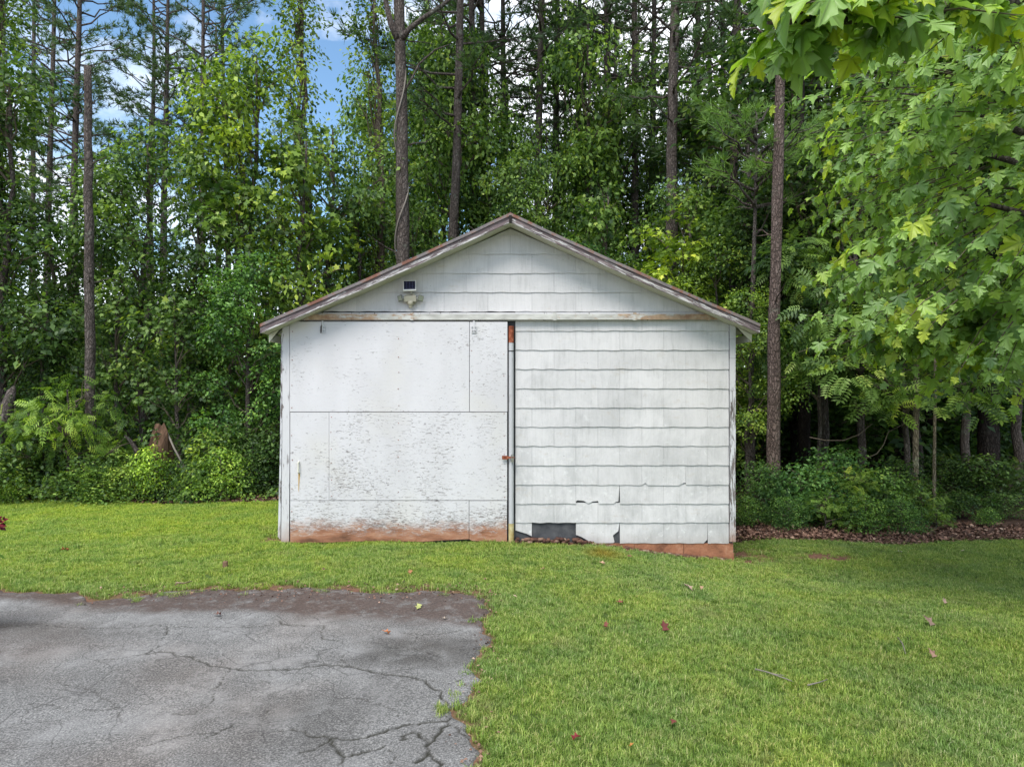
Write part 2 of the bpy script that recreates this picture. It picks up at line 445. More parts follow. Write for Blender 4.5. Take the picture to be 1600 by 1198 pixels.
def graded(a0, a1, b0, b1, fine, coarse_n):
    """coarse, fine, coarse spacing"""
    L_ = b0 - np.geomspace(0.2, b0 - a0, coarse_n)[::-1] if a0 < b0 else np.array([])
    Rr = b1 + np.geomspace(0.2, a1 - b1, coarse_n) if a1 > b1 else np.array([])
    return np.concatenate([L_, np.arange(b0, b1 + 1e-6, fine), Rr])
def grid_mesh(name, xs, ys, zf, keep=None, extra=None):
    X, Y = np.meshgrid(xs, ys)
    x, y = X.ravel(), Y.ravel()
    nx, ny = len(xs), len(ys)
    i = (np.arange(ny - 1)[:, None] * nx + np.arange(nx - 1)[None, :]).ravel()
    Fc = np.stack([i, i + 1, i + nx + 1, i + nx], 1)
    z = zf(x, y)
    V = np.stack([x, y, z], 1)
    ex = {k: f(x, y) for k, f in (extra or {}).items()}
    if keep is not None:
        k = keep(x, y)
        Fc = Fc[k[Fc].any(1)]
        used = np.zeros(len(V), bool); used[Fc.ravel()] = True
        idx = np.cumsum(used) - 1
        Fc = idx[Fc]; V = V[used]; ex = {a: b[used] for a, b in ex.items()}
    return np_mesh(name, V, Fc, extra=ex)

# ground
gm = MT('ground_soil', 1.0, 0.1)
lw = gm.attr('lawn')
soil = gm.ramp(gm.noise(5, detail=8, rough=0.7), [(0.3, (0.035, 0.022, 0.017)), (0.55, (0.075, 0.045, 0.033)), (0.75, (0.13, 0.085, 0.06))])
thatch = gm.ramp(gm.noise(14, detail=7, rough=0.7), [(0.3, (0.035, 0.055, 0.016)), (0.6, (0.08, 0.12, 0.03)), (0.8, (0.17, 0.16, 0.07))])
c = gm.mix(lw, soil, thatch)
c = gm.mix(gm.attr('bare'), c, gm.ramp(gm.noise(22, detail=7, rough=0.7), [(0.3, (0.09, 0.05, 0.035)), (0.6, (0.19, 0.10, 0.065)), (0.8, (0.30, 0.20, 0.15))]))
gm.col(c); gm.bump(gm.noise(30, detail=6), 0.9, 0.02)
def bare(x, y):
    b = np.exp(-(((x - 4.47) / 0.28) ** 2 + ((y - 9.75) / 0.2) ** 2)) * 3.0
    b = b + np.exp(-((x - 3.3) / 0.5) ** 2 - ((y - 10.0) / 0.55) ** 2) * 1.3
    sd = drive_sd(x, y)
    far = (y > 6.85) & (x < -0.2) & (x > -4.4)
    nz = 0.5 + 0.5 * np.sin(x * 6.1 + np.sin(y * 9) * 1.3) * np.sin(y * 11 + x * 2.3)
    b = b + np.where(far, sstep(-0.40, -0.02, sd) * (0.25 + 1.1 * nz), sstep(-0.07, 0, sd))
    b = b + sstep(9.30, 9.55, y) * (np.abs(x) < 3.5) * 0.9 * (y < 10) * sstep(-0.6, 1.5, x)
    b = b + sstep(9.45, 9.56, y) * (np.abs(x) < 3.5) * 0.8 * (y < 10)
    return np.clip(b, 0, 1)
ground = link('ground', grid_mesh('ground', graded(-150, 150, -13, 13, 0.07, 26), graded(-60, 200, 3.0, 14, 0.07, 26),
              lambda x, y: gz(x, y) - 0.03 * sstep(0.0, 0.12, drive_sd(x, y)), extra={'lawn': lawn_mask, 'bare': bare}), gm.m, smooth=True)
tag(ground, kind='structure')

# asphalt with real cracks
def px2g(px, py):
    Y = CH * F / (py - 599)
    return ((px - 800) / F * Y, Y)
CR = [
 ([(0, 981), (60, 976), (140, 984), (215, 984), (250, 981), (262, 985)], 1.0),
 ([(262, 985), (255, 1000), (243, 1018), (228, 1026), (200, 1030), (160, 1034)], 1.1),
 ([(228, 1026), (262, 1024), (285, 1030), (310, 1036), (332, 1044), (360, 1047), (420, 1046), (470, 1043), (505, 1038), (545, 1042), (580, 1052), (620, 1058), (665, 1066), (690, 1085), (700, 1110)], 1.5),
 ([(262, 985), (320, 982), (400, 979), (440, 977), (478, 980), (510, 978)], 0.8),
 ([(478, 980), (440, 976), (432, 968)], 1.1), ([(510, 978), (500, 988), (505, 1000), (528, 1003)], 1.1),
 ([(360, 1047), (340, 1075), (330, 1100), (305, 1120), (270, 1118)], 0.8),
 ([(630, 988), (660, 990), (700, 988), (720, 984)], 0.8), ([(660, 990), (640, 1008)], 0.6),
 ([(455, 1142), (480, 1150), (515, 1155), (560, 1157), (600, 1148), (640, 1136), (690, 1130), (705, 1124)], 1.7),
 ([(515, 1155), (525, 1170), (538, 1185), (560, 1182), (600, 1170)], 1.7), ([(538, 1185), (530, 1198)], 1.4), ([(515, 1155), (495, 1172), (470, 1178)], 1.1),
 ([(705, 1124), (690, 1145), (672, 1165), (655, 1150), (635, 1152), (628, 1160)], 1.7),
 ([(672, 1165), (668, 1180), (650, 1196)], 1.9), ([(668, 1180), (685, 1195), (690, 1210)], 1.6),
 ([(365, 1135), (340, 1150), (310, 1152), (260, 1160), (230, 1168)], 1.0), ([(340, 1150), (322, 1158)], 0.8),
 ([(665, 1066), (700, 1070), (722, 1062)], 0.8), ([(700, 1110), (712, 1098), (738, 1090)], 0.9), ([(545, 1042), (532, 1030), (540, 1022)], 0.7),
 ([(505, 1038), (560, 1012), (640, 1012), (700, 1030)], 0.45), ([(60, 1060), (130, 1075), (180, 1100), (190, 1130)], 0.5),
 ([(420, 1046), (430, 1090), (410, 1125), (440, 1150)], 0.4), ([(640, 1136), (610, 1110), (560, 1095), (520, 1090)], 0.45),
 ([(0, 1110), (60, 1100), (120, 1112)], 0.5), ([(700, 1130), (722, 1150), (742, 1160)], 1.0), ([(600, 1170), (620, 1185), (612, 1200)], 0.8),
]
segs = []
for pts, wd in CR:
    g = [px2g(*p) for p in pts]
    # jagged midpoints
    for a, b in zip(g[:-1], g[1:]):
        nsub = max(3, int(math.dist(a, b) / 0.038))
        prev = a
        for i in range(1, nsub + 1):
            t = i / nsub
            q = (a[0] + (b[0] - a[0]) * t, a[1] + (b[1] - a[1]) * t)
            if i < nsub: q = (q[0] + R.uniform(-1, 1) * 0.019, q[1] + R.uniform(-1, 1) * 0.019)
            segs.append((*prev, *q, wd * R.uniform(0.5, 1.3))); prev = q
def crack_field(x, y):
    out = np.zeros(len(x))
    for ax, ay, bx, by, wd in segs:
        m_ = 0.08
        sel = np.where((x > min(ax, bx) - m_) & (x < max(ax, bx) + m_) & (y > min(ay, by) - m_) & (y < max(ay, by) + m_))[0]
        if len(sel) == 0: continue
        px_, py_ = x[sel] - ax, y[sel] - ay
        dx, dy = bx - ax, by - ay
        t = np.clip((px_ * dx + py_ * dy) / (dx * dx + dy * dy + 1e-9), 0, 1)
        d = np.hypot(px_ - t * dx, py_ - t * dy)
        wv = 0.0056 * wd
        out[sel] = np.maximum(out[sel], np.clip(1.35 - d / wv * 0.8, 0, 1) * min(1, 0.5 + 0.4 * wd))
    return out
def soil_mask(x, y):
    nz = np.array([noise.fractal(Vector((a * 0.9, b * 1.2, 3.1)), 1, 2, 5) for a, b in zip(x, y)]) if len(x) < 4000 else None
    if nz is None:
        nz = 0.5 * np.sin(x * 2.1 + 1.2 * np.sin(y * 3.3)) * np.sin(y * 4.1 + x) + 0.25 * np.sin(x * 5.3 + y * 2.2 + 2 * np.sin(y * 1.7)) + 0.12 * np.sin(x * 13 + 3 * np.sin(y * 7))
    b = np.interp(x, [-9, -5.5, -4.2, -3.2, -2.4, -1.6, -0.6, -0.2], [6.9, 7.0, 6.75, 6.55, 6.6, 6.45, 6.35, 6.1])
    m1 = sstep(-0.12, 0.16, y - b + 0.14 * nz)
    m2 = sstep(-0.42, -0.12, x + 0.05 * nz) * sstep(5.7, 6.0, y)
    m3 = 0.75 * np.exp(-((x + 5.4) / 1.3) ** 2 - ((y - 5.75) / 0.45) ** 2)
    return np.clip(np.maximum(np.maximum(m1, m2), m3), 0, 1)
def wet_shadow_mask(x, y):
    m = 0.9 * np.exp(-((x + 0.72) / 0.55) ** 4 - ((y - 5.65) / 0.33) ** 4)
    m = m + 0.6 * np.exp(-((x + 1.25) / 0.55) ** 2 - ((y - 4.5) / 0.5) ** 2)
    m = m + 0.5 * np.exp(-((x + 4.6) / 1.3) ** 2 - ((y - 6.1) / 0.22) ** 2)  # shadow at the left edge, painted into the asphalt colour
    m = m + 0.9 * np.exp(-((x + 4.75) / 0.55) ** 2 - ((y - 6.28) / 0.10) ** 2)  # darker core of that painted shadow
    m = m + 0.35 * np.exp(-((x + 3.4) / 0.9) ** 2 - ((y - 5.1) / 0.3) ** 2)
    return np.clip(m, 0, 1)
am = MT('cracked_asphalt', 0.9, 0.25)
agg = am.noise(80, detail=4, rough=0.8)
fine = am.noise(38, detail=4, rough=0.7)
c = am.ramp(agg, [(0.36, (0.07, 0.069, 0.068)), (0.5, (0.165, 0.162, 0.158)), (0.63, (0.35, 0.342, 0.33))])
blot = am.noise(1.6, detail=6, rough=0.6)
c = am.mix(am.mapr(blot, 0.38, 0.62, 0, 0.6), c, am.mix(1.0, c, (0.60, 0.58, 0.57), 'MULTIPLY'))
pk = am.mapr(am.noise(26, detail=5, off=(6, 1, 1)), 0.56, 0.68)
pale = am.mapr(am.noise(2.6, detail=6, rough=0.65, off=(2, 5, 1)), 0.50, 0.66)
c = am.mix(am.math('MULTIPLY', pale, 0.45), c, (0.31, 0.305, 0.30))
c = am.mix(am.math('MULTIPLY', pk, 0.22), c, (0.36, 0.35, 0.35))
wn = am.math('MULTIPLY', am.attr('wet_shadow'), am.mapr(am.noise(3.3, detail=6, rough=0.65), 0.25, 0.5))
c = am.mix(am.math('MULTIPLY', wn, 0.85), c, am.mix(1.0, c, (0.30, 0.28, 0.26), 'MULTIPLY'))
sn = am.math('MULTIPLY', am.attr('soil'), am.mapr(am.noise(6, detail=7, rough=0.7), 0.28, 0.5))
c = am.mix(am.math('MULTIPLY', sn, 0.92), c, am.ramp(fine, [(0.3, (0.04, 0.027, 0.023)), (0.55, (0.085, 0.06, 0.05)), (0.75, (0.17, 0.125, 0.105))]))
hair = am.n('ShaderNodeTexVoronoi', feature='DISTANCE_TO_EDGE')
hair.inputs['Scale'].default_value = 3.2
am.l(am.mix(0.12, am.pos, am.noise(4, detail=6)), hair.inputs['Vector'])
hc = am.math('MULTIPLY', am.mapr(hair.outputs[0], 0.016, 0.0), am.mapr(am.noise(0.9, off=(3, 3, 3)), 0.44, 0.56))
red_ = am.mapr(am.noise(0.8, detail=5, off=(8, 2, 2)), 0.45, 0.65)
c = am.mix(am.math('MULTIPLY', red_, 0.5), c, am.mix(1.0, c, (0.95, 0.84, 0.77), 'MULTIPLY'))
c = am.mix(am.math('MULTIPLY', hc, 0.65), c, (0.04, 0.037, 0.035))
c = am.mix(am.math('MULTIPLY', am.attr('crack'), am.mapr(am.noise(30, detail=4), 0.15, 0.34)), c, (0.028, 0.027, 0.02))
am.col(c)
am.bump(am.math('ADD', agg, am.math('MULTIPLY', fine, 1.2)), 0.7, 0.008)
def asph_z(x, y):
    sd = drive_sd(x, y)
    return gz(x, y) + 0.014 - 0.06 * sstep(0.05, -0.06, sd) - 0.012 * crack_field(x, y) + 0.004 * np.sin(x * 3) * np.sin(y * 4.4)
xs = np.concatenate([np.linspace(-14, -6.1, 30), np.arange(-6.0, 0.06, 0.013)])
ys = np.concatenate([np.linspace(-6, 3.2, 24), np.arange(3.3, 7.6, 0.013)])
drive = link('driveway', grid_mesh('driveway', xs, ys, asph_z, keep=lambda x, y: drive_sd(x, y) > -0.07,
             extra={'crack': crack_field, 'soil': soil_mask, 'wet_shadow': wet_shadow_mask}), am.m, smooth=True)
tag(drive, kind='structure')

# ------------------------------------------------------------------ grass (stuff, geometry nodes on scattered points)
gr = MT('grass_blade', 0.55, 0.3)
rr = gr.attr('rnd')
oi = gr.n('ShaderNodeObjectInfo')
c = gr.ramp(rr, [(0, (0.12, 0.20, 0.045)), (0.45, (0.235, 0.345, 0.075)), (0.85, (0.36, 0.48, 0.13)), (1, (0.50, 0.48, 0.25))])
pn = gr.noise(0.8, detail=5, rough=0.6)
c = gr.mix(gr.mapr(pn, 0.35, 0.65, 0, 1), c, gr.mix(1.0, c, (1.22, 1.12, 0.75), 'MULTIPLY'))
pn2 = gr.noise(3.4, detail=4, off=(4, 4, 0))
c = gr.mix(gr.mapr(pn2, 0.42, 0.68, 0, 0.85), c, gr.mix(1.0, c, (0.60, 0.74, 0.72), 'MULTIPLY'))
pn3 = gr.noise(1.9, detail=6, rough=0.7, off=(11, 3, 0))
c = gr.mix(gr.mapr(pn3, 0.56, 0.72, 0, 0.5), c, (0.30, 0.27, 0.13))
x_, y_, z_ = gr.xyz()
fy = gr.math('MULTIPLY', gr.mapr(y_, 7.0, 11.0), gr.mapr(x_, 1.0, -3.0))
c = gr.mix(fy, c, gr.mix(1.0, c, (1.28, 1.26, 0.8), 'MULTIPLY'))  # sunlit brightness of the far-left lawn painted into the blade colour
spot = gr.mapr(gr.n('ShaderNodeVectorMath', operation='DISTANCE').outputs['Value'], 0.35, 0.05)
vd = [n for n in gr.t.nodes if n.bl_idname == 'ShaderNodeVectorMath'][0]
gr.l(gr.pos, vd.inputs[0]); vd.inputs[1].default_value = (1.2, 9.05, 0)
c = gr.mix(gr.math('MULTIPLY', spot, 0.8), c, (0.34, 0.24, 0.03))
gr.col(c)
t = gr.n('ShaderNodeBsdfTranslucent'); gr.put(t.inputs[0], gr.mix(1.0, c, (1.1, 1.15, 0.75), 'MULTIPLY'))
mxs = gr.n('ShaderNodeMixShader'); mxs.inputs[0].default_value = 0.35
gr.l(gr.b.outputs[0], mxs.inputs[1]); gr.l(t.outputs[0], mxs.inputs[2]); gr.l(mxs.outputs[0], gr.out.inputs['Surface'])
M['grass'] = gr.m

def tuft_mesh(name, nb, spread, h, wd, seed):
    rg = np.random.default_rng(seed)
    V = []; Fc = []; rn = []
    for i in range(nb):
        a = rg.uniform(0, 2 * math.pi); r = spread * math.sqrt(rg.uniform())
        bx, by = r * math.cos(a), r * math.sin(a)
        d = rg.uniform(0, 2 * math.pi); lean = rg.uniform(0.2, 1.15)
        hh = h * rg.uniform(0.55, 1.2); w2 = wd * rg.uniform(0.6, 1.2) / 2
        dx, dy = math.cos(d), math.sin(d); sx, sy = -dy, dx
        b = len(V)
        rv = rg.uniform() ** 1.2 if rg.uniform() > 0.05 else 1.0
        p1 = (bx + dx * hh * lean * 0.3, by + dy * hh * lean * 0.3, hh * 0.55)
        p2 = (bx + dx * hh * lean, by + dy * hh * lean, hh * (1.0 - 0.28 * lean))
        V += [(bx - sx * w2, by - sy * w2, -0.01), (bx + sx * w2, by + sy * w2, -0.01), (p1[0] + sx * w2 * .8, p1[1] + sy * w2 * .8, p1[2]), (p1[0] - sx * w2 * .8, p1[1] - sy * w2 * .8, p1[2]), p2, p2]
        V[-1] = (p2[0] + sx * 0.0003, p2[1] + sy * 0.0003, p2[2])
        Fc += [(b, b + 1, b + 2, b + 3), (b + 3, b + 2, b + 5, b + 4)]
        rn += [rv] * 6
    me = np_mesh(name, V, Fc, rnd=rn)
    me.materials.append(M['grass'])
    return bpy.data.objects.new(name, me)
tufts = [tuft_mesh('grass_tuft', 28, 0.038, 0.034, 0.0042, s) for s in (1, 2, 3)] + [tuft_mesh('grass_tuft', 16, 0.03, 0.055, 0.005, 9)]

def scatter(name, pts, rots, scs, idx, sources):
    me = bpy.data.meshes.new(name)
    me.vertices.add(len(pts)); me.vertices.foreach_set('co', np.asarray(pts, 'f').ravel())
    for an, av, ty in (('rz', rots, 'FLOAT'), ('sc', scs, 'FLOAT'), ('ix', idx, 'INT')):
        a = me.attributes.new(an, ty, 'POINT'); a.data.foreach_set('value', av)
    o = bpy.data.objects.new(name, me); COL.objects.link(o)
    ng = bpy.data.node_groups.new(name + '_nodes', 'GeometryNodeTree')
    ng.interface.new_socket(name='Geometry', in_out='INPUT', socket_type='NodeSocketGeometry')
    ng.interface.new_socket(name='Geometry', in_out='OUTPUT', socket_type='NodeSocketGeometry')
    gi = ng.nodes.new('NodeGroupInput'); go = ng.nodes.new('NodeGroupOutput')
    m2p = ng.nodes.new('GeometryNodeMeshToPoints'); ip = ng.nodes.new('GeometryNodeInstanceOnPoints')
    jn = ng.nodes.new('GeometryNodeJoinGeometry')
    for s_ in reversed(sources):
        ob = ng.nodes.new('GeometryNodeObjectInfo'); ob.inputs['Object'].default_value = s_
        ob.inputs['As Instance'].default_value = True
        ng.links.new(ob.outputs['Geometry'], jn.inputs[0])
    def na(n_, ty):
        a = ng.nodes.new('GeometryNodeInputNamedAttribute'); a.data_type = ty; a.inputs['Name'].default_value = n_; return a.outputs[0]
    cx = ng.nodes.new('ShaderNodeCombineXYZ')
    ng.links.new(na('rz', 'FLOAT'), cx.inputs[2])
    e2r = ng.nodes.new('FunctionNodeEulerToRotation'); ng.links.new(cx.outputs[0], e2r.inputs[0])
    ng.links.new(gi.outputs[0], m2p.inputs[0]); ng.links.new(m2p.outputs[0], ip.inputs['Points'])
    ng.links.new(jn.outputs[0], ip.inputs['Instance']); ip.inputs['Pick Instance'].default_value = True
    ng.links.new(na('ix', 'INT'), ip.inputs['Instance Index'])
    ng.links.new(e2r.outputs[0], ip.inputs['Rotation']); ng.links.new(na('sc', 'FLOAT'), ip.inputs['Scale'])
    ng.links.new(ip.outputs[0], go.inputs[0])
    md = o.modifiers.new('scatter', 'NODES'); md.node_group = ng
    return o
n0 = 150000
y = NR.uniform(3.0, 13.1, n0 * 2); x = NR.uniform(-1, 1, n0 * 2) * 11.5
k = np.abs(x) < 0.80 * y + 1.2
x, y = x[k], y[k]
den = np.ones(len(x)) * 0.62
sd = drive_sd(x, y)
nzz = 0.5 + 0.5 * np.sin(x * 9.1 + 2 * np.sin(y * 7.3)) * np.sin(y * 10.7 + 1.5 * np.sin(x * 6.7))
den = den * np.where(sd > -0.01, np.where((sd < 0.26) & (nzz + 0.25 * np.sin(x * 3.1) > 0.80) & (y > 6.6) & (x < -1.8), 0.6, np.where((sd < 0.14) & (nzz > 0.70), 0.4, 0.0)), 1.0)
den = den * (1 - 0.93 * bare(x, y) * (0.35 + 0.65 * (nzz < 0.75)))
den = den * (y < lawn_back(x) + NR.uniform(-0.15, 0.1, len(x)))
den = den * ~((np.abs(x + 0.01) < 3.14) & (y > 9.56))
thin = 0.5 + 0.5 * np.sin(x * 2.7 + 1.9 * np.sin(y * 1.9)) * np.sin(y * 3.1 + 1.3 * np.sin(x * 2.2))
den = den * (1 - 0.45 * sstep(0.78, 0.98, thin))
k = NR.uniform(0, 1, len(x)) < den
x, y = x[k], y[k]
# the tuft of grass that grows out of the asphalt crack
ex = [px2g(690 + R.gauss(0, 4), 1112 + R.gauss(0, 4)) for _ in range(12)]
x = np.concatenate([x, [e[0] for e in ex]]); y = np.concatenate([y, [e[1] for e in ex]])
ix = NR.integers(0, 3, len(x)); ix[NR.uniform(0, 1, len(x)) < 0.06] = 3
edge = np.abs(drive_sd(x, y)) < 0.12
ix[edge & (NR.uniform(0, 1, len(x)) < 0.4)] = 3
grass = scatter('grass', np.stack([x, y, gz(x, y)], 1), NR.uniform(0, 6.28, len(x)).astype('f'),
                (NR.uniform(0.75, 1.25, len(x)) * (0.9 + 0.25 * nzz.mean())).astype('f'), ix.astype('i'), tufts)
tag(grass, 'short green lawn grass around the shed and driveway', 'grass', kind='stuff')

# ------------------------------------------------------------------ leaf placement
def leaves_np(tv, tf, pos, tip, nor, size):
    """copies of a leaf template (tv: verts, tf: faces) -> verts, faces"""
    tip = tip / (np.linalg.norm(tip, axis=1, keepdims=True) + 1e-9)
    nor = nor - (nor * tip).sum(1, keepdims=True) * tip
    nor = nor / (np.linalg.norm(nor, axis=1, keepdims=True) + 1e-9)
    xa = np.cross(tip, nor)
    tv = np.asarray(tv, float)
    V = pos[:, None, :] + size[:, None, None] * (tv[None, :, 0:1] * xa[:, None, :] + tv[None, :, 1:2] * tip[:, None, :] + tv[None, :, 2:3] * nor[:, None, :])
    n, kk = len(pos), len(tv)
    Fc = (np.arange(n)[:, None, None] * kk + np.asarray(tf)[None]).reshape(-1, len(tf[0]))
    return V.reshape(-1, 3), Fc
QUAD = ([(0, 0, 0), (0.30, 0.42, 0.07), (0, 1, -0.06), (-0.30, 0.42, 0.07)], [(0, 1, 2, 3)])
STAR = ([(0, 0, 0), (0.42, 0.06, .03), (0.24, 0.30, .03), (0.50, 0.58, 0), (0.17, 0.62, .02), (0, 1, -.05),
         (-0.17, 0.62, .02), (-0.50, 0.58, 0), (-0.24, 0.30, .03), (-0.42, 0.06, .03)], [tuple(range(10))])
def pin_template(n=5):
    V = []; Fc = []
    for i in range(n):
        yy = 0.18 + 0.7 * i / (n - 1)
        for s in (-1, 1):
            b = len(V); l_ = 0.30 * (1 - 0.25 * abs(i / (n - 1) - 0.4))
            V += [(0, yy, 0), (s * l_ * 0.45 + 0.0, yy + 0.11, 0.02), (s * l_, yy + 0.13, -0.05), (s * l_ * 0.5, yy - 0.01, 0.02)]
            Fc.append((b, b + 1, b + 2, b + 3) if s < 0 else (b, b + 3, b + 2, b + 1))
    b = len(V)
    V += [(0, 0.85, 0), (0.06, 1.0, 0), (0, 1.2, -.05), (-0.06, 1.0, 0)]; Fc.append((b, b + 1, b + 2, b + 3))
    b = len(V)
    V += [(-0.006, 0, 0), (0.006, 0, 0), (0.005, 0.9, 0.0), (-0.005, 0.9, 0.0)]; Fc.append((b, b + 1, b + 2, b + 3))
    return V, Fc
PINN = pin_template()

def spray_leaves(rg, blobs, per_m2, size, template, leaves_per=16, flat=0.4, spray_r=0.32, droop=0.35):
    """foliage in blobs: sprays of leaves lying in tilted discs near the blob surfaces"""
    Ps, Ts, Ns = [], [], []
    for c, r in blobs:
        c = np.array(c, float); r = np.array(r, float)
        area = 4 * math.pi * ((r[0] * r[1]) ** 1.6 + (r[0] * r[2]) ** 1.6 + (r[1] * r[2]) ** 1.6) ** (1 / 1.6) / 3 ** (1 / 1.6)
        ns_ = max(2, int(area * per_m2 / leaves_per))
        d = rg.normal(size=(ns_, 3)); d /= np.linalg.norm(d, axis=1, keepdims=True)
        rad = rg.uniform(0.35, 1.0, (ns_, 1)) ** 0.6
        sc = c + d * r * rad
        upn = d * 0.55 + np.array([0, 0, 0.75]) + rg.normal(size=(ns_, 3)) * 0.28
        upn /= np.linalg.norm(upn, axis=1, keepdims=True)
        a = np.cross(upn, rg.normal(size=(ns_, 3))); a /= np.linalg.norm(a, axis=1, keepdims=True)
        b = np.cross(upn, a)
        th = rg.uniform(0, 2 * math.pi, (ns_, leaves_per)); q = np.sqrt(rg.uniform(0.02, 1, (ns_, leaves_per))) * spray_r
        off = a[:, None] * (np.cos(th) * q)[..., None] + b[:, None] * (np.sin(th) * q)[..., None]
        pos = sc[:, None] + off + upn[:, None] * (rg.normal(size=(ns_, leaves_per, 1)) * spray_r * 0.16) + np.array([0, 0, -1]) * (q ** 2)[..., None] * 0.5
        tip = off / (np.linalg.norm(off, axis=2, keepdims=True) + 1e-6) + rg.normal(size=off.shape) * 0.45 + np.array([0, 0, -droop])
        nor = upn[:, None] + rg.normal(size=off.shape) * flat
        Ps.append(pos.reshape(-1, 3)); Ts.append(tip.reshape(-1, 3)); Ns.append(nor.reshape(-1, 3))
    Ps, Ts, Ns = map(np.concatenate, (Ps, Ts, Ns))
    k = Ps[:, 2] > 0.03
    Ps, Ts, Ns = Ps[k], Ts[k], Ns[k]
    sz = size * rg.uniform(0.6, 1.25, len(Ps))
    V, Fc = leaves_np(template[0], template[1], Ps, Ts, Ns, sz)
    # shade of green goes spray by spray with leaf scatter on top
    base = 0.5 + 0.30 * np.sin(Ps[:, 0] * 2.9 + 1.3 * np.sin(Ps[:, 2] * 2.3)) * np.sin(Ps[:, 1] * 2.3 + Ps[:, 2] * 2.1)
    rn = np.clip(base - 0.14 + rg.normal(size=len(Ps)) * 0.25, 0, 1)
    return V, Fc, np.repeat(rn, len(template[0]))

# ---- prototypes (meshes only) -----------------------------------------------------------
PROTO = {}; LINE = {}
def limb_pts(a, b, sag=0.0, n=5, wob=0.06, rg=R):
    a, b = Vector(a), Vector(b); d = (b - a).length
    out_ = []
    for i in range(n):
        t = i / (n - 1)
        p = a.lerp(b, t)
        if 0 < i < n - 1: p += Vector((rg.uniform(-1, 1), rg.uniform(-1, 1), rg.uniform(-1, 1))) * d * wob
        p.z += sag * 4 * t * (1 - t)
        out_.append(p)
    return out_
def proto_broad(key, seed, h=8.0, r=1.8, z0=0.1, nblob=22, size=0.125, dens=70, template=QUAD, shape='col', tr=0.09):
    rg = np.random.default_rng(seed); rr_ = random.Random(seed)
    blobs = []; mb = MB(); tk = MB()
    pts = [Vector((0, 0, -0.3))]
    nn = 12
    for i in range(1, nn + 1):
        z = h * 0.96 * i / nn
        pts.append(Vector((pts[-1].x + rr_.gauss(0, 0.05) * h / 8, pts[-1].y + rr_.gauss(0, 0.05) * h / 8, z)))
    tk.tube(pts, [tr * (1 - 0.85 * i / nn) + 0.012 for i in range(nn + 1)], 9, wob=0.2)
    for i in range(nblob):
        t = (i + rr_.random()) / nblob
        z = h * (z0 + (0.97 - z0) * t)
        if shape == 'col': rad = r * (1.0 - 0.75 * t ** 2.2)
        elif shape == 'round': rad = r * math.sin(math.pi * min(1, max(0.06, t * 0.92 + 0.08))) ** 0.6
        else: rad = r * (0.55 + 0.45 * math.sin(t * 9))
        a = rr_.uniform(0, 2 * math.pi); q = rad * rr_.uniform(0.35, 0.95)
        br = rr_.uniform(0.38, 0.78) * (0.6 + 0.4 * r / 1.8)
        c_ = (q * math.cos(a), q * math.sin(a), z)
        blobs.append((c_, (br * 1.25, br * 1.25, br * 0.62)))
        kk = min(nn, max(1, int((z - h * 0.10) / (h * 0.96) * nn)))
        lp = limb_pts(pts[kk], c_, 0.04 * h / 8)
        mb.tube(lp, [0.03, 0.024, 0.018, 0.012, 0.006], 5)
        for _ in range(3):
            e = Vector(c_) + Vector((rr_.uniform(-1, 1) * br, rr_.uniform(-1, 1) * br, rr_.uniform(-0.3, 0.6) * br))
            mb.tube(limb_pts(lp[3], e, 0.0, 3), [0.010, 0.007, 0.003], 4)
    V, Fc, rn = spray_leaves(rg, blobs, dens, size, template)
    cm = np_mesh('crown', V, Fc, rnd=rn); cm.materials.append(M['leaf'])
    tm = tk.mesh('trunk'); tm.materials.append(M['bark']); bm_ = mb.mesh('branches'); bm_.materials.append(M['twig'])
    tm.polygons.foreach_set('use_smooth', [True] * len(tm.polygons))
    PROTO[key] = (h, tm, bm_, cm)

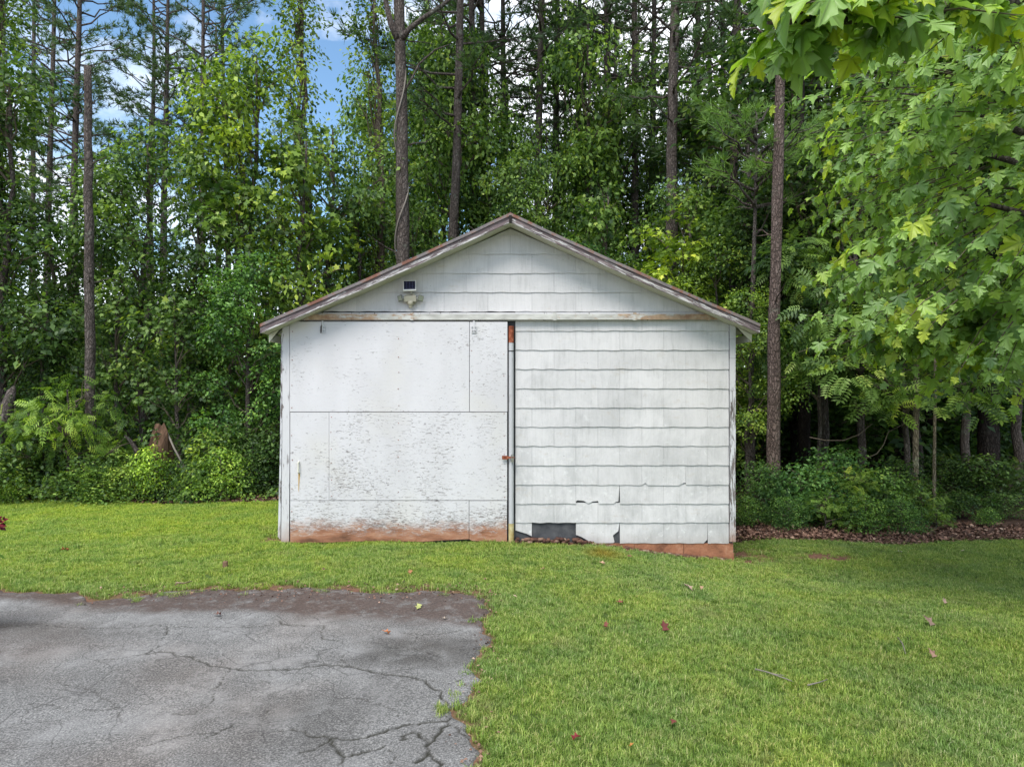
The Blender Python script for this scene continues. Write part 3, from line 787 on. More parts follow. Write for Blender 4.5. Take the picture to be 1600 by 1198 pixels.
def needle_tufts(rg, pos, axis, ln=0.22, wd=0.02, per=12):
    n = len(pos)
    d = rg.normal(size=(n, per, 3)) * 0.62 + axis[:, None, :] * 0.9 + np.array([0, 0, 0.1])
    d /= np.linalg.norm(d, axis=2, keepdims=True)
    p = np.repeat(pos[:, None], per, 1).reshape(-1, 3); d = d.reshape(-1, 3)
    nor = rg.normal(size=d.shape)
    T = ([(-0.5 * wd / ln, 0.05, 0), (0.5 * wd / ln, 0.05, 0), (0.10 * wd / ln, 1, 0), (-0.10 * wd / ln, 1, 0)], [(0, 1, 2, 3)])
    sz = ln * rg.uniform(0.7, 1.15, len(p))
    V, Fc = leaves_np(T[0], T[1], p, d, nor, sz)
    rn = np.repeat(np.clip(rg.normal(0.45, 0.2, n), 0, 1), per * 4)
    return V, Fc, rn
def proto_pine(key, seed, h=22.0, z0=0.42, nl=46, rmax=2.9, tr=0.17, ln=0.26, wd=0.034, per=16, tuft_gap=0.22, bend=0.0, dead=10):
    rg = np.random.default_rng(seed); rr_ = random.Random(seed)
    tk = MB(); mb = MB()
    nn = 26; pts = [Vector((0, 0, -0.3))]
    ph = rr_.uniform(0, 6)
    for i in range(1, nn + 1):
        t = i / nn
        pts.append(Vector((0.10 * math.sin(t * 5 + ph) * h / 20 + bend * t, 0.08 * math.sin(t * 4 + ph * 2) * h / 20, h * t)))
    tk.tube(pts, [tr * (1 - 0.72 * (i / nn) ** 1.1) for i in range(nn + 1)], 10, wob=0.22)
    tp, ta = [], []
    for i in range(nl):
        t = z0 + (1 - z0) * ((i + rr_.random()) / nl)
        kk = min(nn - 1, int(t * nn)); base = pts[kk].lerp(pts[kk + 1], t * nn - kk)
        u = (t - z0) / (1 - z0)
        L_ = rmax * (0.45 + 0.75 * math.sin(math.pi * (0.25 + 0.72 * u))) * rr_.uniform(0.55, 1.1) * (1 - 0.3 * u)
        a = rr_.uniform(0, 2 * math.pi); up = 0.25 + 0.5 * u + rr_.uniform(-0.1, 0.15)
        e = base + Vector((math.cos(a) * L_, math.sin(a) * L_, L_ * up))
        lp = limb_pts(base, e, -0.05 * L_, 6, 0.05, rr_)
        mb.tube(lp, [0.042, 0.034, 0.026, 0.019, 0.013, 0.006], 5)
        for j in range(max(2, int(L_ / 0.34))):
            s = rr_.uniform(0.35, 1.0); q = lp[min(4, int(s * 5))].lerp(lp[min(5, int(s * 5) + 1)], s * 5 - int(s * 5))
            sa = a + rr_.choice((-1, 1)) * rr_.uniform(0.4, 1.2); sl = rr_.uniform(0.35, 1.0) * (1.2 - 0.5 * s)
            se = q + Vector((math.cos(sa) * sl, math.sin(sa) * sl, sl * rr_.uniform(0.1, 0.7)))
            mb.tube([q, q.lerp(se, 0.5) + Vector((0, 0, -0.03)), se], [0.011, 0.008, 0.004], 4)
            ax = np.array((se - q).normalized())
            for g in np.arange(0.35, 1.01, tuft_gap / sl):
                tp.append(np.array(q.lerp(se, min(1, g))) + rg.normal(size=3) * 0.06); ta.append(ax)
    for i in range(dead):
        t = rr_.uniform(0.15, z0 + 0.05); kk = int(t * nn); base = pts[kk]; a = rr_.uniform(0, 6.28); L_ = rr_.uniform(0.4, 1.6)
        e = base + Vector((math.cos(a) * L_, math.sin(a) * L_, L_ * rr_.uniform(-0.1, 0.5)))
        mb.tube(limb_pts(base, e, 0, 4, 0.07, rr_), [0.026, 0.018, 0.012, 0.004], 5)
    V, Fc, rn = needle_tufts(rg, np.array(tp), np.array(ta), ln, wd, per)
    cm = np_mesh('crown', V, Fc, rnd=rn); cm.materials.append(M['pine'])
    tm = tk.mesh('trunk'); tm.materials.append(M['bark']); bm_ = mb.mesh('branches'); bm_.materials.append(M['bark'])
    tm.polygons.foreach_set('use_smooth', [True] * len(tm.polygons))
    PROTO[key] = (h, tm, bm_, cm); LINE[key] = pts

def stand(name, key, px, Y, h, label, cat='tree', group=None, tint=(1, 1, 1), btint=(1, 1, 1), rot=None, wide=1.0, trunk_w=None, lean=(0, 0), parts=('trunk', 'branches', 'crown'), x=None):
    """one plant: an Empty at its foot with trunk, branches and crown"""
    ph, tm, bm_, cm = PROTO[key]
    xx = (px - 800) / F * Y if x is None else x
    o = empty(name, (xx, Y, gzf(xx, Y)), label, cat, group)
    s = h / ph
    o.scale = (s * wide, s * wide, s)
    o.rotation_euler = (lean[0], lean[1], R.uniform(0, 6.28) if rot is None else rot)
    if lean != (0, 0): o.rotation_mode = 'ZYX'
    for nme, me, tt in (('trunk', tm, btint), ('branches', bm_, btint), ('crown', cm, tint)):
        if me is None or nme not in parts: continue
        c_ = bpy.data.objects.new({'trunk': 'trunk', 'branches': 'branching', 'crown': 'crown'}[nme], me); COL.objects.link(c_); c_.parent = o
        c_.color = (*tt, 1)
        if nme == 'trunk' and trunk_w: c_.scale = (trunk_w / (s * wide), trunk_w / (s * wide), 1)
        if nme != 'trunk': c_['kind'] = 'stuff'
    return o

proto_broad('A', 11, 8, 1.9, 0.10, 30, dens=70)
proto_broad('B', 12, 8, 1.6, 0.15, 26, dens=70, shape='x')
proto_broad('C', 13, 8, 2.2, 0.42, 26, dens=70, shape='round')
proto_broad('D', 14, 8, 1.9, 0.35, 22, dens=62, shape='round')
proto_broad('E', 15, 8, 1.7, 0.05, 28, size=0.15, dens=26, template=STAR)
proto_broad('V', 16, 12, 0.34, 0.12, 46, size=0.11, dens=60, tr=0.12)
proto_broad('K', 17, 4.0, 0.85, 0.52, 13, size=0.27, dens=22, template=PINN, tr=0.03, shape='round')
proto_broad('S1', 21, 1.6, 0.95, 0.10, 16, size=0.085, dens=115, shape='round', tr=0.02)
proto_broad('S2', 22, 1.6, 0.85, 0.12, 12, size=0.11, dens=75, shape='round', tr=0.02)
proto_broad('S3', 23, 1.6, 0.9, 0.15, 12, size=0.19, dens=22, template=PINN, shape='round', tr=0.02)
proto_pine('P1', 31); proto_pine('P2', 32, 24, 0.5, 38, 2.6); proto_pine('P3', 33, 21, 0.34, 52, 2.6)
proto_pine('PS', 35, 7.6, 0.76, 22, 1.25, 0.07, 0.24, 0.012, 26, 0.14, dead=5)

# ------------------------------------------------------------------ the shed
RO = 0.33                       # roof overhang at the front
YF = YW - RO; UF = F / YF
APX, APZ = (797.5 - 800) / UF, CH + (599 - 335) / UF
EXL, EXR = (407 - 800) / UF, (1187 - 800) / UF
SLOPE = (APZ - (CH + (599 - 508) / UF)) / ((EXR - EXL) / 2)
def roof_z(x): return APZ - SLOPE * abs(x - APX)
XL, XR = PX(443), PX(1148)
DEPTH = 6.4
shed = empty('shed', (0, YW, 0), 'white weathered wooden shed with low gable roof and plywood sliding door', 'shed')
# shed body: framing and side walls behind the cladding
b = MB()
zt = lambda x: roof_z(x) - 0.115
b.prism([(XL + 0.03, 0.02), (XR - 0.03, -0.28), (XR - 0.03, zt(XR)), (APX, zt(APX)), (XL + 0.03, zt(XL))], YW + 0.012, YW + 0.05)
b.build('wall_backing', M['felt'], shed)
MB().box(XL, XL + 0.05, YW + 0.06, YW + DEPTH, 0.0, zt(XL)).build('side_wall', M['trim'], shed)
MB().box(XR - 0.05, XR, YW + 0.06, YW + DEPTH, -0.15, zt(XR)).build('side_wall', M['trim'], shed)
MB().prism([(XL + 0.052, -0.2), (XR - 0.052, -0.2), (XR - 0.052, zt(XR)), (APX, zt(APX)), (XL + 0.052, zt(XL))], YW + DEPTH - 0.05, YW + DEPTH).build('back_wall', M['trim'], shed)
# foundation of clay-stained blocks
for i in range(9):
    x0 = XL + 0.06 + i * (XR - XL - 0.08) / 9; x1 = XL + 0.06 + (i + 1) * (XR - XL - 0.08) / 9 - 0.006
    MB().box(x0, x1, YW - 0.008 + 0.002 * (i % 2), YW + 0.011, -0.48, PZ(848) - 0.004).build('foundation_block', M['block'], shed)
MB().box(XR - 0.075, XR - 0.005, YW + 0.012, YW + DEPTH, -0.48, -0.155).build('foundation_block', M['block'], shed)

# shingles
def clip(poly, inside, inter):
    out_ = []
    for i in range(len(poly)):
        a, b_ = poly[i - 1], poly[i]
        ia, ib = inside(a), inside(b_)
        if ib:
            if not ia: out_.append(inter(a, b_))
            out_.append(b_)
        elif ia: out_.append(inter(a, b_))
    return out_
def clip_line(poly, n, d):      # keep n.p <= d
    f = lambda p: n[0] * p[0] + n[1] * p[1] - d
    def it(a, b_):
        fa, fb = f(a), f(b_); t = fa / (fa - fb); return (a[0] + (b_[0] - a[0]) * t, a[1] + (b_[1] - a[1]) * t)
    return clip(poly, lambda p: f(p) <= 0, it)
bott = [367.5, 397.5, 427.5, 457.2, 487, 517, 547, 576.8, 606.8, 637, 666.8, 696.5, 726.5, 757, 786.5, 816, 848]
DOOR_R, POST_R = 793, 804.5
for ci, pb in enumerate(bott):
    ptop = 340 if ci == 0 else bott[ci - 1]
    gable = pb < 500
    x0l, x1l = (300, 1300) if gable else (POST_R + 0.8, 1138.5)
    if pb == 517: x0l = POST_R + 0.8
    start = 797.0 if ci % 2 == 1 else 762.5
    if ci == 0: start = 762.5
    start -= 68.6 * 6
    for j in range(14):
        a, e = start + j * 68.6, start + (j + 1) * 68.6
        if ci == 0: a, e = (300, 1300) if j == 0 else (0, 0)
        a2, e2 = max(a, x0l), min(e, x1l)
        if e2 - a2 < 1.5: continue
        last = ci == len(bott) - 1
        if last and 825 < a2 < 835: continue            # the missing shingle
        a2 += 0.14; e2 -= 0.14
        zt_, zb = PZ(ptop - 1.5), PZ(pb)
        dz = R.uniform(-0.003, 0.003)
        n = 12
        wv = lambda px: zb + dz + 0.0030 * math.sin((px - start) / 68.6 * 2 * math.pi * 2.5 + ci * 1.7) + 0.002 * math.sin(px * 0.9)
        bot = [(PX(px), wv(px)) for px in np.linspace(a2, e2, n)]
        # broken edges
        if last and a2 < 820: bot = [(PX(a2), PZ(828)), (PX(812), PZ(830)), (PX(822), PZ(833)), (PX(e2), PZ(837))]
        if last and 895 < a2 < 900: bot = [(PX(a2), PZ(835)), (PX(908), PZ(838)), (PX(917), PZ(843)), (PX(923), PZ(848)), (PX(958), PZ(847.6)), (PX(960), PZ(846)), (PX(957.5), PZ(836)), (PX(966), PZ(829))]
        if last and 1030 < a2 < 1040: bot = bot[:-1] + [(PX(1099), PZ(848)), (PX(1104.8), PZ(842))]
        if pb == 786.5 and 895 < a2 < 902: bot = [(PX(a2), PZ(783)), (PX(902), PZ(781)), (PX(912), PZ(782)), (PX(919), PZ(786)), (PX(926), PZ(783)), (PX(934), PZ(782)), (PX(936), PZ(786.6)), (PX(958), PZ(786.5)), (PX(962), PZ(783.5)), (PX(966), PZ(783))]
        if pb == 757 and 1001 < a2 < 1010: bot = [(PX(a2), PZ(757)), (PX(1008), PZ(754)), (PX(1012), PZ(757.6)), (PX(1060), PZ(758)), (PX(1068), PZ(754)), (PX(1071), PZ(754))]
        poly = bot + [(PX(e2), zt_), (PX(a2), zt_)]
        if gable:
            lim = lambda s: (APZ - 0.118) 
            poly = clip_line(poly, (SLOPE, 1), APZ - 0.118 + SLOPE * APX)
            poly = clip_line(poly, (-SLOPE, 1), APZ - 0.118 - SLOPE * APX)
            poly = clip_line(poly, (-1, 0), -(XL + 0.002)); poly = clip_line(poly, (1, 0), XR - 0.002)
        if len(poly) < 3: continue
        th = R.uniform(-0.0012, 0.0012)
        sh_f = lambda x, z, zt_=zt_, zb=zb, th=th: YW - 0.003 - 0.013 * min(1.05, max(0, (zt_ - z) / (zt_ - zb))) + th
        sh_b = lambda x, z, zt_=zt_, zb=zb, th=th: YW + 0.004 - 0.013 * min(1.05, max(0, (zt_ - z) / (zt_ - zb))) + th
        MB().prism(poly, sh_f, sh_b).build('shingle', M['shingle'], shed)

# header board just above the door track, track, brackets
MB().box(XL + 0.02, XR - 0.02, YW - 0.045, YW - 0.022, PZ(501.5), PZ(489)).build('header_board', M['trim'], shed)
tr = MB().prism([(PX(452), PZ(500.5)), (PX(1120), PZ(500.0)), (PX(1126), PZ(491.5)), (PX(462), PZ(491.5))], YW - 0.085, YW - 0.047).build('door_track', M['track'], shed)
for px in (482, 645, 866, 990, 1104):
    MB().box(PX(px - 2.6), PX(px + 2.6), YW - 0.093, YW - 0.084, PZ(501.5), PZ(489.3)).build('track_bracket', M['track'], tr)
# sliding door and its panels
YD = YW - 0.055
door = bpy.data.objects.new('sliding_door', None); COL.objects.link(door); door.parent = shed; door.location = (PX(624), -0.05, 0)
def ply(pxa, pxb, pya, pyb, dy=0.0, bottom=None):
    if bottom: pts = [(PX(a), PZ(b_)) for a, b_ in bottom]
    else: pts = [(PX(pxa), PZ(pyb)), (PX(pxb), PZ(pyb))]
    pts += [(PX(pxb), PZ(pya)), (PX(pxa), PZ(pya))]
    MB().prism(pts, YD - 0.018 + dy, YD + dy).build('door_panel', M['ply'], door)
ply(455.5, 733.6, 503.3, 642.6)
ply(734.4, 792.8, 503.6, 642.6, -0.002)
ply(456, 516, 643.6, 779.9, 0.001)
ply(516.6, 792.4, 643.6, 779.7, -0.003)
ply(456, 733, 780.6, 845, 0.0, [(456, 845.5), (520, 845), (560, 843.5), (600, 843), (660, 844), (700, 841.5), (733, 840)])
ply(733.8, 792.2, 780.8, 844, -0.004, [(733.8, 840), (738, 842.5), (760, 843.4), (792.2, 844.2)])
MB().box(PX(458), PX(790), YD + 0.001, YD + 0.028, PZ(838), PZ(510)).build('door_frame', M['dark'], door)
for px in (506.5, 741):
    hb = MB().prism([(PX(px - 3.8), PZ(521)), (PX(px + 3.8), PZ(521)), (PX(px + 4.6), PZ(511)), (PX(px + 2), PZ(509)), (PX(px + 1.2), PZ(502)), (PX(px - 1.2), PZ(502)), (PX(px - 2), PZ(509)), (PX(px - 4.6), PZ(511))], YD - 0.032, YD - 0.022)
    hb.build('hanger', M['trim'] if px > 600 else M['peel'], door)
    bl = MB()
    for dx, dy in ((-2.4, 512.5), (2.4, 512.5), (-1.8, 518), (1.8, 518)):
        bl.tube([(PX(px + dx), YD - 0.04, PZ(dy)), (PX(px + dx), YD - 0.03, PZ(dy))], 0.009, 6)
    bl.build('hanger_bolt', M['dark'], door, kind='stuff')
hd = MB()
hd.tube([(PX(469.5), YD - 0.02, PZ(720)), (PX(469.5), YD - 0.05, PZ(721)), (PX(469.6), YD - 0.052, PZ(736)), (PX(469.6), YD - 0.02, PZ(737.5))], 0.011, 8)
hd.build('door_handle', M['cream'], door)
m = MT('rust_run', 0.8, 0.2)
m.col((0.46, 0.29, 0.10)); M['rustrun'] = m.m
MB().prism([(PX(468.6), PZ(738)), (PX(468.9), PZ(764)), (PX(469.6), PZ(768)), (PX(470.2), PZ(755)), (PX(471.4), PZ(738))], YD - 0.0195, YD - 0.0185).build('rust_stain', M['rustrun'], door)
nh = MB()
for px_, ys_ in ((624, range(530, 840, 26)), (738, range(520, 640, 30)), (520, range(650, 778, 25)), (788, range(520, 840, 32)), (459, range(520, 840, 40))):
    for y_ in ys_:
        qx, qz = PX(px_ + R.uniform(-.8, .8)), PZ(y_ + R.uniform(-4, 4)); nh.tube([(qx, YD - 0.0245, qz), (qx, YD - 0.019, qz)], 0.0065, 6, cap=True)
nh.build('nail_head', M['rust'], door, kind='stuff')
# round post between door and siding, with rusty strap on top and lichen foot
post = MB().tube([(PX(798.8), YW - 0.05, PZ(y_)) for y_ in (536, 600, 700, 816)], 0.036, 12).build('door_post', M['post'], shed, smooth=True)
MB().tube([(PX(798.8), YW - 0.05, PZ(816.2)), (PX(798.8), YW - 0.05, PZ(846))], 0.039, 12).build('post_foot', M['lichen'], post, smooth=True)
MB().tube([(PX(798.8), YW - 0.05, PZ(510)), (PX(798.8), YW - 0.05, PZ(535.6))], 0.0385, 12).build('post_cap', M['rust'], post, smooth=True)
MB().tube([(PX(799), YW - 0.05, PZ(548)), (PX(799), YW - 0.05, PZ(549.4))], 0.0395, 12).build('post_band', M['dark'], post)
lt = MB().box(PX(784.5), PX(793.5), YW - 0.115, YW - 0.104, PZ(716), PZ(710.5)); lt.box(PX(793), PX(803.6), YW - 0.112, YW - 0.10, PZ(714.6), PZ(711.8))
lt.build('hasp', M['rust'], shed)
pl = MB().box(PX(798), PX(802.8), YW - 0.125, YW - 0.113, PZ(720), PZ(714)); pl.tube([(PX(799), YW - 0.119, PZ(714)), (PX(799.2), YW - 0.119, PZ(709)), (PX(801.6), YW - 0.119, PZ(709)), (PX(801.8), YW - 0.119, PZ(714))], 0.006, 6)
pl.build('padlock', M['lens_rim'], shed)
# corner boards
MB().prism([(PX(441.5), PZ(846)), (PX(453.6), PZ(846)), (PX(454.6), PZ(700)), (PX(454.4), PZ(505)), (PX(443.6), PZ(505)), (PX(443.2), PZ(690))], YW - 0.06, YW - 0.03).build('corner_board', M['trim'], shed)
MB().prism([(PX(454.9), PZ(845.5)), (PX(456.2), PZ(845.5)), (PX(455.6), PZ(505)), (PX(454.8), PZ(505))], YW - 0.045, YW - 0.03).build('door_stop', M['dark'], shed)
MB().prism([(PX(435.4), PZ(838)), (PX(439.4), PZ(842)), (PX(441.4), PZ(700)), (PX(442.8), PZ(520)), (PX(440.6), PZ(520)), (PX(438.8), PZ(700))], YW - 0.035, YW + 0.6).build('sprung_side_board', M['peel'], shed)
cbp = [505, 530, 560, 610, 720, 780, 845.5]
for a, e in zip(cbp[:-1], cbp[1:]):
    MB().box(PX(1139.2) + R.uniform(-.002, .002), PX(1148.2) + R.uniform(-.003, .003), YW - 0.04 + R.uniform(-.003, .003), YW - 0.012, PZ(e - 0.35), PZ(a)).build('corner_board', M['trim'] if a < 600 else M['peel'], shed)
# roof: deck, metal sheets, rake boards, soffit, eave boards
def sag(t): return -0.022 * math.sin(math.pi * t)
for s, ex_ in ((-1, EXL), (1, EXR)):
    # rake fascia in short lengths following the sag, drawn as one board
    n = 14
    top, bot_, lip = [], [], []
    for i in range(n + 1):
        t = i / n; x = APX + (ex_ - APX) * t; z = roof_z(x) - 0.022 + sag(t) + 0.002 * math.sin(i * 2.1)
        top.append((x, z)); bot_.append((x, z - 0.085 + 0.005 * noise.noise(Vector((x * 4, 0, s)))))
    MB().prism(top + bot_[::-1], YF - 0.012, YF + 0.014).build('rake_board', M['rake'], shed)
    low_ = [(x, z - 0.001) for x, z in top]
    hi_ = [(x, z + 0.040) for x, z in top]
    MB().prism(low_ + hi_[::-1], YF - 0.028, YF + 0.02).build('drip_edge', M['rust_roof'], shed)
    # soffit boards under the overhang
    so_t = [(x, z - 0.062) for x, z in top]; so_b = [(x, z - 0.080) for x, z in top]
    MB().prism(so_t + so_b[::-1], YF + 0.015, YW - 0.018).build('soffit', M['soffit'], shed)
    # metal roof sheets running down the slope
    w_ = 0.66; k_ = 0; yy = YF + 0.021
    while yy < YW + DEPTH + 0.25:
        y2 = min(yy + w_, YW + DEPTH + 0.25)
        sh = MB()
        prof = [(x, z + 0.02) for x, z in top]
        sh.prism([(x, z - 0.014) for x, z in top] + prof[::-1], yy + 0.002, y2 - 0.002)
        for rb in np.linspace(yy + 0.06, y2 - 0.06, 4):
            sh.prism([(x, z + 0.020) for x, z in top] + [(x, z + 0.036) for x, z in top][::-1], rb - 0.01, rb + 0.01)
        sh.build('roof_sheet', M['rust_roof'], shed); yy = y2
    # rafters' eave board and end piece seen under the overhang
    xe = PX(423) if s < 0 else PX(1172)
    xi = XL if s < 0 else XR
    za, zb_ = roof_z(xe) - 0.115, roof_z(xi) - 0.10
    ret = [(xe, za - 0.11), (xi - s * 0.01, PZ(508)), (xi - s * 0.01, zb_), (xe, za)]
    MB().prism(ret, YW - 0.07, YW - 0.04).build('eave_return', M['cream'], shed)
    MB().box(min(xe, xe - s * 0.03), max(xe, xe - s * 0.03), YW - 0.035, YW + DEPTH + 0.2, za - 0.10, za).build('eave_board', M['cream'], shed)
    MB().prism([(x, z - 0.016) for x, z in top] + [(x, z - 0.05) for x, z in top][::-1], YW, YW + DEPTH + 0.2).build('roof_deck', M['soffit'], shed)
MB().prism([(APX - 0.045, roof_z(APX) - 0.015), (APX, roof_z(APX) + 0.022), (APX + 0.045, roof_z(APX) - 0.015), (APX, roof_z(APX) + 0.038)], YF - 0.02, YW + DEPTH + 0.25).build('ridge_cap', M['dark'], shed)
MB().box(APX - 0.018, APX + 0.018, YF - 0.034, YF - 0.014, roof_z(APX) - 0.12, roof_z(APX) - 0.02).build('ridge_joint', M['dark'], shed)
MB().tube([(PX(808), YW - 0.25, PZ(356)), (PX(812), YW - 0.2, PZ(361)), (PX(824), YW - 0.12, PZ(367))], 0.004, 5).build('loose_wire', M['cable'], shed)
MB().tube([(PX(735), YW - 0.25, PZ(360)), (PX(748), YW - 0.12, PZ(366)), (PX(762), YW - 0.04, PZ(369))], 0.004, 5).build('loose_wire', M['cable'], shed)
# rubble under the siding
rg = np.random.default_rng(77)
for nme, xr, yr, n, s0, s1 in (('rubble', (PX(806), PX(1135)), (YW - 0.10, YW - 0.03), 300, 0.012, 0.04),):
    V, Fc, rn = [], [], []
    for i in range(n):
        x = rg.uniform(*xr); y = rg.uniform(*yr); s = rg.uniform(s0, s1) * (1 + 0.2 * (x < PX(930))); z = gzf(x, y) + s * 0.3 + (rg.uniform(0, 0.06) * min(1, (PX(935) - x) / 0.3) if x < PX(935) else 0)
        bb = len(V); rv = rg.uniform()
        for q in ((-1, -1, -1), (1, -1, -1), (1, 1, -1), (-1, 1, -1), (-1, -1, 1), (1, -1, 1), (1, 1, 1), (-1, 1, 1)):
            V.append((x + q[0] * s * rg.uniform(.4, 1), y + q[1] * s * rg.uniform(.3, .8), z + q[2] * s * rg.uniform(.25, .6))); rn.append(rv)
        for f_ in ((0, 3, 2, 1), (4, 5, 6, 7), (0, 1, 5, 4), (1, 2, 6, 5), (2, 3, 7, 6), (3, 0, 4, 7)): Fc.append([bb + k_ for k_ in f_])
    tag(link('rubble', np_mesh('rubble', V, Fc, rnd=rn), M['rubble']), 'reddish clay crumbs and rubble along the foot of the shed wall', 'rubble', kind='stuff')

# solar floodlight on the gable
YL = YW - 0.02
fl = empty('solar_floodlight', (PX(643), YW - 0.02, PZ(468)), 'beige two-head solar floodlight mounted on the gable above the door', 'floodlight')
def tilt_box(name, cx, cz, wx, wz, yc, d, mat, rz=0.0, tiltx=0.0, parent=fl, bev=0.0, roll=0.0):
    me = MB().box(-wx / 2, wx / 2, -d / 2, d / 2, -wz / 2, wz / 2).mesh(name)
    me.transform(Matrix.Rotation(roll, 4, 'Y'))
    me.transform(Matrix.Rotation(tiltx, 4, 'X')); me.transform(Matrix.Rotation(rz, 4, 'Z'))
    o = link(name, me, mat, parent)
    off = Vector((0, 0, 0)); q = parent
    while q is not None: off += q.location; q = q.parent
    o.location = Vector((cx, yc, cz)) - off
    if bev:
        bv = o.modifiers.new('bevel', 'BEVEL'); bv.width = bev; bv.segments = 2
    return o
tl = math.radians(-24)
pn_ = tilt_box('solar_panel', PX(642), PZ(448.5), 0.178, 0.165, YL - 0.10, 0.018, M['plastic_w'], 0.08, tl, bev=0.005, roll=-0.04)
def on_panel(u, v, du, dv, name, mat, lift=0.0105):
    me = MB().box(u - du / 2, u + du / 2, -lift - 0.0015, -lift, v - dv / 2, v + dv / 2).mesh(name)
    me.transform(Matrix.Rotation(-0.04, 4, 'Y')); me.transform(Matrix.Rotation(tl, 4, 'X')); me.transform(Matrix.Rotation(0.08, 4, 'Z'))
    return link(name, me, mat, pn_)
for i in range(4):
    for j in range(5):
        on_panel(-0.058 + i * 0.0387, -0.048 + j * 0.0262, 0.0372, 0.0247, 'solar_cell', M['cell'])
on_panel(0, 0.005, 0.156, 0.132, 'cell_backing', M['cell_line'], 0.009)
MB().tube([(PX(643.5), YL - 0.08, PZ(454)), (PX(644), YL - 0.06, PZ(458)), (PX(643.4), YL - 0.03, PZ(461))], 0.009, 8).build('panel_arm', M['plastic_w'], fl, smooth=True)
tilt_box('lamp_body', PX(642.3), PZ(467.5), 0.172, 0.085, YL - 0.045, 0.07, M['plastic'], 0, math.radians(12), bev=0.008)
MB().box(PX(636), PX(649), YL - 0.02, YL + 0.005, PZ(476), PZ(460)).build('wall_mount', M['plastic'], fl)
for s, cx in ((-1, 627.0), (1, 658.3)):
    h_ = tilt_box('lamp_head', PX(cx), PZ(467.2), 0.088, 0.082, YL - 0.075, 0.022, M['lens_rim'], s * 0.75, math.radians(10), bev=0.004, roll=-s * -0.16)
    me = MB().box(-0.036, 0.036, -0.0145, -0.0115, -0.033, 0.033).mesh('lamp_lens')
    me.transform(Matrix.Rotation(s * 0.16, 4, 'Y')); me.transform(Matrix.Rotation(math.radians(10), 4, 'X')); me.transform(Matrix.Rotation(s * 0.75, 4, 'Z'))
    link('lamp_lens', me, M['lens'], h_)
    MB().tube([(PX(642.3 + s * 10), YL - 0.05, PZ(467)), (PX(cx - s * 3), YL - 0.06, PZ(467))], 0.010, 8).build('head_joint', M['plastic_w'], fl)
MB().tube([(PX(642.8), YL - 0.05, PZ(472)), (PX(642.8), YL - 0.055, PZ(475.3)), (PX(642.8), YL - 0.055, PZ(475.5)), (PX(642.8), YL - 0.055, PZ(477.5)), (PX(642.8), YL - 0.055, PZ(478)), (PX(642.8), YL - 0.055, PZ(482))], [0.036, 0.042, 0.038, 0.036, 0.026, 0.022], 14).build('motion_sensor', M['plastic'], fl, smooth=True)

# ------------------------------------------------------------------ the trees
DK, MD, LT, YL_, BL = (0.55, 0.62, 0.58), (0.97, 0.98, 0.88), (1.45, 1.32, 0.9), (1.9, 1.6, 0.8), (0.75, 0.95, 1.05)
GB = 'broadleaf trees along the edge of the woods'
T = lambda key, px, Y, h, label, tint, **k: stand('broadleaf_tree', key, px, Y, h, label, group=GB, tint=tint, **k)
T('A', 10, 14.9, 8.9, 'dark leafy tree at the far left edge of the woods', DK)
T('B', 95, 15.6, 6.6, 'dark green tree just left of the bare snapped trunk', DK, wide=1.1)
T('A', 225, 15.6, 7.9, 'medium green tree with rounded top right of the bare snapped trunk', MD, wide=0.95)
T('E', 182, 15.0, 4.7, 'low leafy tree behind the bare snapped trunk', MD)
T('B', 300, 15.2, 6.4, 'dark tree between the rounded green tree and the tall yellow-green tree', DK)
T('A', 395, 16.0, 10.2, 'tall yellow-green tree reaching into blue sky left of the shed', (1.45, 1.3, 0.75), wide=0.8)
T('E', 350, 15.3, 7.4, 'bushy green tree under the tall yellow-green tree', MD, wide=1.0)
T('E', 452, 16.2, 8.4, 'fresh green tree beside the left roof slope, right of the tallest', LT, wide=0.95)
T('B', 520, 17.2, 8.9, 'loose green tree with sky behind it between two vine-covered trunks', MD, wide=0.9)
T('A', 390, 14.4, 4.9, 'blue-green low tree crowding the left corner of the shed', (0.85, 1.05, 0.95))
T('E', 280, 14.1, 4.0, 'low dark green sapling behind the broken stump', DK)
T('B', 72, 14.6, 4.5, 'low dark tree behind the leaning broken tree', DK)
T('A', 560, 18.2, 7.4, 'dark tree seen just above the middle of the left roof slope', MD, wide=0.9)
T('B', 655, 18.8, 7.0, 'dark green tree between the big forked trunk and the leaning trunk', DK)
T('E', 735, 18.5, 6.0, 'low green tree above the roof left of the ridge', MD)
T('A', 812, 19.5, 8.8, 'medium green tree rising straight above the roof ridge', MD, wide=0.75)
T('B', 880, 18.4, 6.2, 'dusky green tree above the roof right of the ridge', BL)
T('E', 930, 19.0, 7.9, 'green tree above the upper right roof slope', MD, wide=0.85)
T('A', 985, 18.0, 5.6, 'dark rounded tree hugging the right roof slope', DK)
T('E', 1050, 16.6, 6.5, 'bright yellow-green maple above the right roof slope', YL_, wide=1.15)
T('A', 1115, 16.0, 5.7, 'bright green tree between the maple and the thin pine', LT, wide=1.0)
T('B', 1085, 18.0, 7.8, 'green tree behind the bright yellow-green maple', MD)
T('D', 1168, 13.8, 4.3, 'small bright sapling beside the right corner of the shed', LT)
T('C', 1205, 16.4, 7.4, 'dark tree behind the reddish-barked pine', DK)
T('C', 1290, 15.2, 8.4, 'dark high-crowned tree behind the left part of the sycamore', DK)
T('D', 1345, 13.8, 7.2, 'green high-crowned tree right behind the sycamore leaves', MD)
T('C', 1430, 15.6, 9.2, 'dark high-crowned tree behind the middle of the sycamore', DK)
T('D', 1510, 14.4, 7.6, 'dark shaded tree behind the right part of the sycamore', DK)
T('C', 1590, 15.0, 8.8, 'dark shaded tree at the far right edge of the woods', DK)
